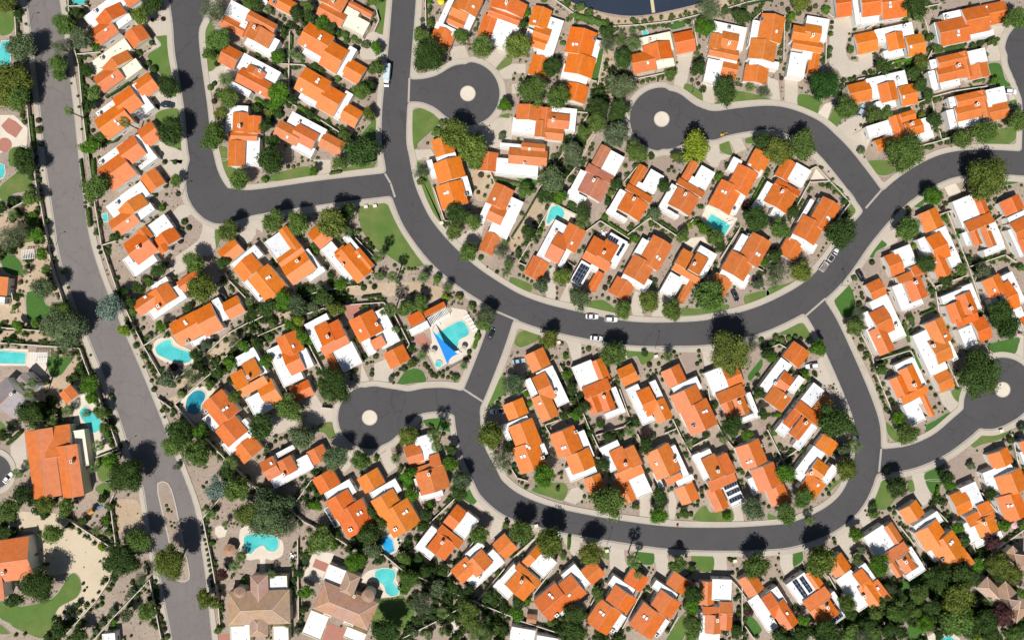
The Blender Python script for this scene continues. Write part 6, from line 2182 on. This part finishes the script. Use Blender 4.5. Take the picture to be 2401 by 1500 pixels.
for k, pt, *ex in [(t[0], t[1], *(t[2:])) for t in things]:
    ex = ex[0] if ex else []
    if k in ('sail', 'median'): pass
    else: x, y = pt
    if k == 'car':
        o = vehicle(x, y, ex[0], ex[1], ex[2]); THG.append((o, 'car', x, y, (ex[1], ex[2])))
    elif k == 'truck':
        X, Y = pw(x, y, 1.5); o = link('box_truck', None, loc=(X, Y, ZR), rz=math.radians(-95))
        mb = MB(); mb.box(-3.9, -1.15, .95, 1.75, 1.15, 3.2); link('cargo_box', mb.mesh('cargo_box', M_OBJ), o, color=(.50, .60, .66))
        mb = MB(); mb.box(-3.85, -.5, .55, 3.4, .5, .93); link('chassis', mb.mesh('chassis', M_DARK), o)
        mb = MB(); loft(mb, [(1.85, 1.0, .5, 2.25, .12), (2.9, 1.02, .5, 2.25, .14), (3.45, .98, .5, 1.35, .12), (3.95, .86, .5, 1.15, .12)]); link('cab', mb.mesh('cab', M_PAINT), o, color=PAINT['white'])
        mb = MB(); mb.poly([(2.96, -.85, 2.22), (3.47, -.85, 1.42), (3.47, .85, 1.42), (2.96, .85, 2.22)][::-1]); link('windscreen', mb.mesh('windscreen', M_GLASS), o)
        for sx in (-2.6, 2.9):
            for sy in (-.95, .95): wheel(o, sx, sy, .45)
        THG.append((o, 'truck', x, y, ()))
    elif k == 'trailer':
        X, Y = pw(x, y, .6); o = link('utility_trailer', None, loc=(X, Y, ZR), rz=-math.radians(ex[0]))
        mb = MB(); mb.box(-1.8, -1, .5, 1.6, 1, .6); mb.box(1.6, -.05, .45, 3.0, .05, .55); link('bed', mb.mesh('bed', M_STEEL), o)
        mb = MB()
        for a in ((-1.8, -1.02, 1.6, -.95), (-1.8, .95, 1.6, 1.02), (-1.87, -1.02, -1.8, 1.02), (1.6, -1.02, 1.67, 1.02)): mb.box(a[0], a[1], .62, a[2], a[3], 1.1)
        link('side_rail', mb.mesh('side_rail', M_WHITE), o)
        mb = MB(); rq = random.Random(1)
        for i in range(12):
            a, b = rq.uniform(-1.5, 1.1), rq.uniform(-.8, .5); mb.box(a, b, .6, a + rq.uniform(.3, .8), b + rq.uniform(.1, .4), .7 + rq.uniform(.05, .5))
        link('cargo', mb.mesh('cargo', M_WOOD), o)
        for sy in (-1.1, 1.1): wheel(o, 0, sy, .32)
        THG.append((o, 'trailer', x, y, ()))
    elif k == 'excavator':
        o = T0('mini_excavator', x, y, 1, .3); o.scale = (.62, .62, .62); Y_ = mat('yellow_paint', (.60, .38, .03), .5)
        mb = MB(); mb.box(-.9, -.7, .1, .9, -.4, .55); mb.box(-.9, .4, .1, .9, .7, .55); link('track', mb.mesh('track', M_DARK), o)
        mb = MB(); mb.box(-.9, -.65, .6, .7, .65, 1.1); link('body', mb.mesh('body', Y_), o)
        mb = MB(); mb.box(-.2, -.6, 1.1, .55, .1, 2.1); link('cab', mb.mesh('cab', M_GLASS), o); mb = MB(); mb.box(-.3, -.68, 2.1, .65, .18, 2.2); link('cab_roof', mb.mesh('cab_roof', Y_), o)
        mb = MB(); mb.tube((.7, .3, 1), (2.0, .3, 2.6), .12, .1); mb.tube((2.0, .3, 2.6), (3.0, .3, 1.0), .1, .08); mb.box(2.8, .05, .5, 3.3, .55, 1.0); link('arm', mb.mesh('arm', Y_), o)
        THG.append((o, 'excavator', x, y, ()))
    elif k == 'lamp':
        X, Y = pw(x, y); o = link('street_lamp', None, loc=(X, Y, 0)); mb = MB(); mb.tube((0, 0, 0), (0, 0, 7.6), .09, .05); link('pole', mb.mesh('pole', M_STEEL), o)
        gx = field(x + 12, y) - field(x - 12, y); gy = field(x, y + 12) - field(x, y - 12); d = Vector((-gx, gy)).normalized()
        mb = MB(); mb.tube((0, 0, 7.45), (d.x * 1.6, d.y * 1.6, 7.85), .04, .035); link('arm', mb.mesh('arm', M_STEEL), o)
        mb = MB(); T = lambda a, b, c: (d.x * a - d.y * b, d.y * a + d.x * b, c); mb.box(1.45, -.16, 7.78, 2.1, .16, 7.92, 0, T); link('lamp_head', mb.mesh('lamp_head', M_DARK), o)
        THG.append((o, 'lamp', x, y, ()))
    elif k == 'utility':
        mb = MB(); mb.box(-.65, -.5, 0, .65, .5, .95); mb.box(-.7, -.55, .95, .7, .55, 1.02); X, Y = pw(x, y, 1); o = link('utility_box', mb.mesh('utility_box', M_CREAMW), None, (X, Y, 0), .2); THG.append((o, 'utility', x, y, ()))
    elif k == 'bin':
        mb = MB(); mb.box(-.3, -.3, .1, .3, .3, 1.0); mb.box(-.34, -.36, 1.0, .34, .34, 1.08); X, Y = pw(x, y, 1); o = link('waste_bin', mb.mesh('waste_bin', M_OBJ), None, (X, Y, ZR), .2, (.45, .10, .09)); THG.append((o, 'bin', x, y, ()))
    elif k == 'umb':
        c = {'yellow': (.75, .58, .02), 'pink': (.72, .42, .44), 'beige': (.52, .45, .38)}[ex[1]]; r = ex[0] / 4 * S; o = T0('parasol', x, y, 2.4)
        mb = MB(); n = 8
        for i in range(n):
            a, b = i * 2 * math.pi / n, (i + 1) * 2 * math.pi / n
            A, B = (r * math.cos(a), r * math.sin(a)), (r * math.cos(b), r * math.sin(b)); mb.poly([(*A, 2.25), (*B, 2.25), (0, 0, 2.75)]); mb.poly([(*A, 2.1), (*B, 2.1), (*B, 2.25), (*A, 2.25)])
        link('canopy', mb.mesh('canopy', M_OBJ), o, color=c); mb = MB(); mb.tube((0, 0, 0), (0, 0, 2.8), .03, .03, 6); link('pole', mb.mesh('pole', M_STEEL), o); THG.append((o, 'parasol', x, y, (ex[1],)))
    elif k == 'gazebo':
        r = ex[0] / 4 * S; o = T0('gazebo', x, y, 3); mb = MB(); n = 8
        for i in range(n):
            a, b = i * 2 * math.pi / n, (i + 1) * 2 * math.pi / n; A, B = (r * math.cos(a), r * math.sin(a)), (r * math.cos(b), r * math.sin(b)); mb.poly([(*A, 2.7), (*B, 2.7), (0, 0, 3.8)], 0, [(0, 0), (1, 0), (.5, 2)])
        link('roof', mb.mesh('roof', M_TILE), o, color=(.42, .26, .17))
        for i in range(0, n):
            a = i * 2 * math.pi / n; mb = MB(); mb.tube((r * .9 * math.cos(a), r * .9 * math.sin(a), 0), (r * .9 * math.cos(a), r * .9 * math.sin(a), 2.75), .08, .08, 6); link('post', mb.mesh('post', M_WOOD), o)
        THG.append((o, 'gazebo', x, y, ()))
    elif k == 'pergola':
        w, h, a = ex[0] / 4 * S, ex[1] / 4 * S, math.radians(ex[2]); o = T0('pergola', x, y, 2.6, -a)
        mb = MB(); n = int(w / .55)
        for i in range(n + 1): t = -w / 2 + w * i / n; mb.box(t - .09, -h / 2, 2.62, t + .09, h / 2, 2.76)
        link('slats', mb.mesh('slats', M_WHITE), o); mb = MB(); mb.box(-w / 2 - .1, -h / 2 + .1, 2.45, w / 2 + .1, -h / 2 + .25, 2.61); mb.box(-w / 2 - .1, h / 2 - .25, 2.45, w / 2 + .1, h / 2 - .1, 2.61); link('beam', mb.mesh('beam', M_WHITE), o)
        for sx in (-1, 1):
            for sy in (-1, 1): mb = MB(); mb.box(sx * (w / 2 - .2) - .08, sy * (h / 2 - .18) - .06, 0, sx * (w / 2 - .2) + .08, sy * (h / 2 - .18) + .06, 2.45); link('post', mb.mesh('post', M_WHITE), o)
        THG.append((o, 'pergola', x, y, ()))
    elif k == 'sail':
        q = [Vector((*pw(*p, 3.0), 0)) for p in pt]; hs = (4.0, 2.6, 3.4); ctr = (q[0] + q[1] + q[2]) / 3; o = link('shade_sail', None, loc=(ctr.x, ctr.y, 0))
        V = [q[i] - ctr + Vector((0, 0, hs[i])) for i in range(3)]; mb = MB(); n = 10; cen = (V[0] + V[1] + V[2]) / 3; idx = {}
        for i in range(n + 1):
            for j in range(n + 1 - i):
                a, b = i / n, j / n; c = 1 - a - b; p = V[0] * c + V[1] * a + V[2] * b
                pull = .55 * (4 * a * b * (1 - c) + 4 * b * c * (1 - a) + 4 * a * c * (1 - b)); e = max(0, 1 - 3 * min(a, b, c) * 2)
                p = p.lerp(Vector((cen.x, cen.y, p.z)), min(.3, .26 * pull * e)); idx[i, j] = len(mb.v); mb.v.append(tuple(p))
        for i in range(n):
            for j in range(n - i):
                mb.f.append((idx[i, j], idx[i + 1, j], idx[i, j + 1])); mb.m.append(0)
                if j < n - i - 1: mb.f.append((idx[i + 1, j], idx[i + 1, j + 1], idx[i, j + 1])); mb.m.append(0)
        s = link('sail', mb.mesh('sail', M_OBJ), o, color=(.015, .24, .80)); md = s.modifiers.new('thickness', 'SOLIDIFY'); md.thickness = .02
        for i in range(3):
            d = Vector((V[i].x, V[i].y, 0)).normalized() * .15; mb = MB(); mb.tube((V[i].x + d.x, V[i].y + d.y, 0), (V[i].x + d.x, V[i].y + d.y, hs[i] + .1), .08, .07); link('post', mb.mesh('post', M_STEEL), o)
        x, y = pt[0]; THG.append((o, 'sail', x, y, ()))
    elif k == 'median':
        q = [pw(*a) for a in chaikin(pt, 1)]
        if area(q) < 0: q.reverse()
        mb = MB(); mb.prism(q, 0, ZW + .03); tag(link('median_strip', mb.mesh('median_strip', M_GRAVEL)), kind='structure')
        mb = MB(); n = len(q); Q = [Vector(a) for a in q]
        for i in range(n):
            d1 = ((Q[i] - Q[i - 1]).normalized() + (Q[(i + 1) % n] - Q[i]).normalized()).normalized(); d2 = ((Q[(i + 1) % n] - Q[i]).normalized() + (Q[(i + 2) % n] - Q[(i + 1) % n]).normalized()).normalized()
            n1 = Vector((d1.y, -d1.x)) * .35; n2 = Vector((d2.y, -d2.x)) * .35; j = (i + 1) % n; a, b, c, d = Q[i] - n1 * .3, Q[j] - n2 * .3, Q[j] + n2, Q[i] + n1; z = ZW + .05
            mb.poly([(*a, z), (*b, z), (*c, z), (*d, z)]); mb.poly([(*d, 0), (*c, 0), (*c, z), (*d, z)])
        tag(link('kerb', mb.mesh('kerb', M_WALK)), kind='structure')
    elif k == 'island':
        c = pw(x, y); r = ex[0] / 4 * S; disc('traffic_island', c, r, 0, ZW + .02, M_PALE); 
        mb = MB(); n = 40
        for i in range(n):
            a, b = i * 2 * math.pi / n, (i + 1) * 2 * math.pi / n; z = ZW + .06
            A = [(c[0] + rr_ * math.cos(t), c[1] + rr_ * math.sin(t)) for rr_ in (r - .18, r + .12) for t in (a, b)]; mb.poly([(*A[0], z), (*A[2], z), (*A[3], z), (*A[1], z)]); mb.poly([(*A[2], 0), (*A[3], 0), (*A[3], z), (*A[2], z)])
        tag(link('kerb', mb.mesh('kerb', M_WALK)), kind='structure')
    elif k == 'spa':
        r = ex[0] / 4 * S; o = T0('hot_tub', x, y, .4); disc('rim', (0, 0), r + .25, 0, .42, M_PALE, 24, None, o); disc('water', (0, 0), r, .1, .45, M_POOLW, 24, None, o); THG.append((o, 'spa', x, y, ()))
    elif k == 'patioset':
        o = T0('patio_table', x, y, .7); disc('table_top', (0, 0), .65, .70, .74, M_WHITE, 16, None, o); mb = MB(); mb.tube((0, 0, 0), (0, 0, .7), .05, .05, 6); link('leg', mb.mesh('leg', M_WHITE), o); THG.append((o, 'table', x, y, ()))
        X, Y = pw(x, y, .7)
        for i in range(4):
            a = .5 + i * 1.57; c = link('patio_chair', None, loc=(X + 1.15 * math.cos(a), Y + 1.15 * math.sin(a), 0), rz=a)
            mb = MB(); mb.box(-.25, -.25, .40, .25, .25, .45); link('seat', mb.mesh('seat', M_WHITE), c); mb = MB(); mb.box(.2, -.25, .45, .25, .25, .9); link('backrest', mb.mesh('backrest', M_WHITE), c)
            mb = MB(); [mb.box(sx * .22 - .02, sy * .22 - .02, 0, sx * .22 + .02, sy * .22 + .02, .40) for sx in (-1, 1) for sy in (-1, 1)]; link('legs', mb.mesh('legs', M_STEEL), c)
            THG.append((c, 'chair', x + 7.3 * math.cos(a), y - 7.3 * math.sin(a), ()))
    elif k == 'lounge':
        o = T0('sun_lounger', x, y, .4, -math.radians(ex[0])); mb = MB(); mb.box(-.95, -.32, .34, .35, .32, .40); link('seat', mb.mesh('seat', M_WHITE), o); mb = MB(); mb.poly([(.35, -.32, .40), (.95, -.32, .78), (.95, .32, .78), (.35, .32, .40)]); mb.poly([(.35, -.32, .35), (.35, .32, .35), (.95, .32, .73), (.95, -.32, .73)]); link('backrest', mb.mesh('backrest', M_WHITE), o)
        mb = MB(); [mb.box(sx - .03, sy - .03, 0, sx + .03, sy + .03, .34) for sx in (-.85, .3) for sy in (-.27, .27)]; link('legs', mb.mesh('legs', M_STEEL), o); THG.append((o, 'lounger', x, y, ()))
    elif k == 'play':
        o = T0('playground_set', x, y, 2, .5); mb = MB()
        for sx in (-4.5, -1): mb.tube((sx, -1.2, 0), (sx, 0, 2.6), .07, .06); mb.tube((sx, 1.2, 0), (sx, 0, 2.6), .07, .06)
        mb.tube((-4.5, 0, 2.6), (-1, 0, 2.6), .07, .07); link('swing_frame', mb.mesh('swing_frame', M_WOOD), o)
        mb = MB(); mb.box(-1, -.8, 1.4, .8, .8, 1.5); [mb.box(sx - .06, sy - .06, 0, sx + .06, sy + .06, 2.4) for sx in (-.9, .7) for sy in (-.7, .7)]; link('platform', mb.mesh('platform', M_WOOD), o)
        mb = MB(); mb.poly([(-1.1, -1, 2.4), (.9, -1, 2.4), (.9, 0, 3.1), (-1.1, 0, 3.1)]); mb.poly([(-1.1, 0, 3.1), (.9, 0, 3.1), (.9, 1, 2.4), (-1.1, 1, 2.4)]); link('canopy', mb.mesh('canopy', M_OBJ), o, color=(.45, .24, .06))
        mb = MB(); mb.box(.8, -.4, 1.35, 1.1, .4, 1.45); mb.poly([(1.1, -.4, 1.42), (3.3, -.4, .2), (3.3, .4, .2), (1.1, .4, 1.42)]); link('slide', mb.mesh('slide', M_OBJ), o, color=(.10, .28, .50)); THG.append((o, 'play', x, y, ()))
    elif k == 'shed':
        o = T0('garden_shed', x, y, 2, -.1); w, h = ex[0] / 4 * S / 2, ex[1] / 4 * S / 2; mb = MB(); mb.box(-w, -h, 0, w, h, 2); link('wall', mb.mesh('wall', M_WOOD), o)
        mb = MB(); mb.poly([(-w - .15, -h - .15, 2.0), (w + .15, -h - .15, 2.0), (w + .15, 0, 2.6), (-w - .15, 0, 2.6)], 0, [(0, 0), (1, 0), (1, 1), (0, 1)]); mb.poly([(-w - .15, 0, 2.6), (w + .15, 0, 2.6), (w + .15, h + .15, 2.0), (-w - .15, h + .15, 2.0)], 0, [(0, 0), (1, 0), (1, 1), (0, 1)]); link('roof', mb.mesh('roof', M_TILE), o, color=(.42, .20, .10)); THG.append((o, 'shed', x, y, ()))
# dock in the lake
a = Vector((*pw(1524, -25, 0), 0)); b = Vector((*pw(1532, 33, 0), 0)); d = (b - a).normalized(); n_ = Vector((-d.y, d.x, 0)); L = (b - a).length
T = lambda x, y, z: (d.x * x + n_.x * y, d.y * x + n_.y * y, z)
o = link('jetty', None, loc=tuple(a)); mb = MB()
for i in range(int(L / .3)): mb.box(i * .3, -.6, .5, i * .3 + .27, .6, .56, 0, T)
link('deck', mb.mesh('deck', mat('pale_planks', (.55, .47, .30), .9)), o); mb = MB()
for i in range(3):
    for s_ in (-.5, .5): p = T(.5 + i * (L - 1) / 2, s_, 0); mb.tube((p[0], p[1], -.3), (p[0], p[1], .5), .08, .08, 6)
link('piles', mb.mesh('piles', M_WOOD), o); THG.append((o, 'jetty', 1528, 5, ()))
# ---------- labels ----------
ORD = ['first', 'second', 'third', 'fourth', 'fifth', 'sixth', 'seventh', 'eighth', 'ninth', 'tenth', 'eleventh', 'twelfth']
AN = {}
def rowname(ids, fmt):
    for o, i in zip(ORD, ids): AN[i] = fmt % o
rowname([3, 4, 5, 6, 28, 29, 30, 54], '%s house beside the wide left road')
rowname([0, 1, 7], '%s house right of upper left street')
rowname([8, 9, 10, 11], '%s house left of central street')
rowname([12, 13, 14, 15], '%s house above the middle cul-de-sac')
rowname([17, 19, 20], '%s house right of lakeside cul-de-sac')
rowname([21, 22, 26, 27], '%s house down the top right drive')
rowname([23, 24, 25], '%s house below the top right corner')
rowname([38, 39, 40, 41, 47], '%s house, upper row, central block')
rowname([42, 43, 44, 45, 46, 48], '%s house, lower row, central block')
rowname([49, 52, 77], '%s house right of the street bend')
rowname([32, 33, 34], '%s house left of the corner lawn')
rowname([59, 60, 61, 62], '%s house left of the clubhouse')
rowname([66, 67, 68, 69, 70], '%s house, upper row, lower block')
rowname([71, 72, 73, 74, 75, 76], '%s house, lower row, lower block')
rowname([81, 82, 83], '%s house, right end, lower block')
rowname([90, 91, 94, 95, 96, 97, 98, 99, 101, 102, 103, 104], '%s house along the bottom street')
AN.update({2: 'cut off house near top left street', 16: 'cream house above the lakeside cul-de-sac', 18: 'house right of the middle cul-de-sac',
 35: 'house below the middle cul-de-sac', 37: 'house lower right of middle cul-de-sac', 36: 'house left of the sandy alley', 80: 'house by the right branch junction',
 79: 'house left of right edge cul-de-sac', 78: 'house upper left of right cul-de-sac', 50: 'house below the big roadside tree', 51: 'right edge house below curving road',
 53: 'house above the right edge cul-de-sac', 55: 'house beside the deep round pool', 63: 'clubhouse beside the community pool', 64: 'house below the lower left cul-de-sac',
 65: 'house right of lower left cul-de-sac', 88: 'left twin house above blue pool', 89: 'right twin house above blue pool', 105: 'house with grey roof, lower right',
 84: 'right edge house below branch street', 85: 'cut off house at right edge', 31: 'cut off house at left edge', 56: 'large house left of wide road',
 57: 'small casita beside left pools', 58: 'grey roofed house at left edge', 86: 'large house near bottom left corner', 87: 'small white house at bottom edge',
 92: 'right tan tiled mansion', 93: 'left tan tiled mansion', 100: 'white roofed house at bottom edge', 106: 'tan tiled house at bottom right'})
def words(s): return len(s.split())
NUMW = {1: 'one', 2: 'two', 3: 'three', 4: 'four', 5: 'five', 6: 'six'}
for i, H in enumerate(hlist):
    an = AN[i]
    if i in (92, 93, 106, 58, 57, 31, 87, 100, 63, 16): lab = an + {92: ' with turret and red court', 93: ' with turret and square white roof', 106: ' among dark trees', 58: ' beside a shaded pool deck', 57: ' with small gabled orange roof', 31: ' with plain orange roof', 87: ' in pale gravel yard', 100: ' below the bottom row', 63: ' with orange and white roofs', 16: ' with orange tiles and white trim'}[i]
    else:
        lab = ('orange tiled ' if H.style != 'pink' else 'faded pink tiled ') + an
        if H.nsol and words(lab) + 4 <= 16: lab += ' with dark solar panels'
        elif H.nsky > 1 and words(lab) + 3 <= 16: lab += ' with %s skylights' % NUMW[H.nsky]
    H.root.name = {63: 'clubhouse', 57: 'casita'}.get(i, 'house')
    tag(H.root, lab, 'clubhouse' if i == 63 else 'house', 'houses of the subdivision')
DIRS = ['right of', 'upper right of', 'above', 'upper left of', 'left of', 'lower left of', 'below', 'lower right of']
HP = [(H.px[0], H.px[1]) for H in hlist]
def anchor(x, y):
    i = min(range(len(HP)), key=lambda k: math.hypot(HP[k][0] - x, HP[k][1] - y))
    dx, dy = x - HP[i][0], HP[i][1] - y
    return i, DIRS[int(round(math.atan2(dy, dx) / (math.pi / 4))) % 8], math.hypot(dx, dy)
SUF = ['', ', next farther out', ', third nearest', ', fourth nearest', ', fifth nearest', ', sixth nearest', ', seventh nearest', ', eighth nearest', ', ninth nearest', ', tenth nearest', ', eleventh nearest', ', twelfth nearest']
def label_all(items, cats):
    """items: (obj, kind, adj, x, y); gives each a label that no other has"""
    g = {}
    for it in items:
        i, d, r = anchor(it[3], it[4]); g.setdefault((it[1], it[2], i, d), []).append((r, it))
    for (kind, adj, i, d), L in g.items():
        L.sort(key=lambda q: q[0])
        for n, (r, it) in enumerate(L):
            suf = SUF[n] if n else (', nearest' if len(L) > 1 else '')
            lab = '%s %s %s %s%s' % (adj, kind, d, AN[i], suf)
            a = adj.split()
            while words(lab) > 16 and len(a) > 1: a = a[1:]; lab = '%s %s %s %s%s' % (' '.join(a), kind, d, AN[i], suf)
            tag(it[0], lab, *cats[kind])
label_all([(o, k, a, x, y) for o, k, a, x, y, r in VEG], {'tree': ('tree', 'trees among the houses and streets'), 'mesquite tree': ('mesquite tree', 'grey green mesquite trees'), 'ash tree': ('ash tree', 'olive green ash trees'), 'palm': ('palm tree', 'palm trees among the houses'), 'bush': ('bush', 'bushes in the gardens'), 'shrub': ('shrub', 'clipped shrubs in the gravel yards')})
def mid(p): return sum(a[0] for a in p) / len(p), sum(a[1] for a in p) / len(p)
def plen(p): return sum(math.hypot(a[0] - b[0], a[1] - b[1]) for a, b in zip(p, p[1:]))
def orient(p):
    dx, dy = abs(p[-1][0] - p[0][0]), abs(p[-1][1] - p[0][1]); s = (p[-1][0] - p[0][0]) * (p[-1][1] - p[0][1])
    return 'upright' if dx < dy * .35 else 'level' if dy < dx * .35 else ('falling' if s > 0 else 'rising')
label_all([(o, 'hedge', ('long ' if plen(p) > 60 else 'short ') + 'green', *mid(p)) for o, p in HEDGE] +
          [(o, 'fence' if f else 'wall', 'dark metal' if f else ('long' if plen(p) > 90 else 'short') + ' tan ' + orient(p), *mid(p)) for o, p, f in WALLS],
          {'hedge': ('hedge', 'garden hedges'), 'wall': ('garden wall', 'tan block walls between the plots'), 'fence': ('fence', 'metal fences round the community pool')})
label_all([(o, 'pool', ({'poolb': 'bright blue ', 'poold': 'deep blue '}.get(k, 'turquoise ')) + ('curved' if n > 6 else 'straight sided'), x, y) for o, k, x, y, a, n in POOLS], {'pool': ('swimming pool', 'swimming pools')})
CN = {'white': 'white', 'black': 'black', 'grey': 'grey', 'darkblue': 'dark blue', 'paleblue': 'pale blue'}
IT = []; CT = {}
def put(o, kind, adj, x, y, cat, group=None): IT.append((o, kind, adj, x, y)); CT[kind] = (cat, group)
for o, k, x, y, ex in THG:
    if k == 'car':
        t = {'sedan': 'sedan car', 'suv': 'tall car', 'pickup': 'pickup truck'}[ex[0]]
        put(o, t, CN[ex[1]] + (' parked' if field(x, y) > 0 else ' kerbside'), x, y, 'pickup truck' if ex[0] == 'pickup' else 'car', 'vehicles parked on streets and driveways')
    elif k == 'truck': put(o, 'truck', 'white kerbside box', x, y, 'truck')
    elif k == 'trailer': put(o, 'trailer', 'loaded kerbside', x, y, 'trailer')
    elif k == 'excavator': put(o, 'excavator', 'small yellow', x, y, 'excavator')
    elif k == 'lamp': put(o, 'street lamp', 'tall grey', x, y, 'street lamp', 'street lamps along the kerbs')
    elif k == 'utility': put(o, 'utility box', 'cream', x, y, 'utility box', 'utility boxes by the sidewalks')
    elif k == 'bin': put(o, 'waste bin', 'red kerbside', x, y, 'bin')
    elif k == 'parasol': put(o, 'parasol', ex[0] + ' open', x, y, 'parasol', 'parasols')
    elif k == 'gazebo': put(o, 'gazebo', 'octagonal brown', x, y, 'gazebo')
    elif k == 'pergola': put(o, 'pergola', 'white slatted', x, y, 'pergola', 'white pergolas')
    elif k == 'sail': put(o, 'shade sail', 'bright blue triangular', x, y, 'shade sail')
    elif k == 'spa': put(o, 'hot tub', 'small round', x, y, 'hot tub', 'hot tubs')
    elif k == 'table': put(o, 'patio table', 'round white', x, y, 'table', 'patio tables')
    elif k == 'chair': put(o, 'patio chair', 'small white', x, y, 'chair', 'chairs round the patio tables')
    elif k == 'lounger': put(o, 'sun lounger', 'white', x, y, 'sun lounger', 'sun loungers by the community pool')
    elif k == 'play': put(o, 'playground set', 'wooden blue slide', x, y, 'playground set')
    elif k == 'shed': put(o, 'garden shed', 'small brown tiled', x, y, 'shed')
    elif k == 'jetty': put(o, 'jetty', 'narrow pale wooden lake', x, y, 'jetty')
label_all(IT, CT)
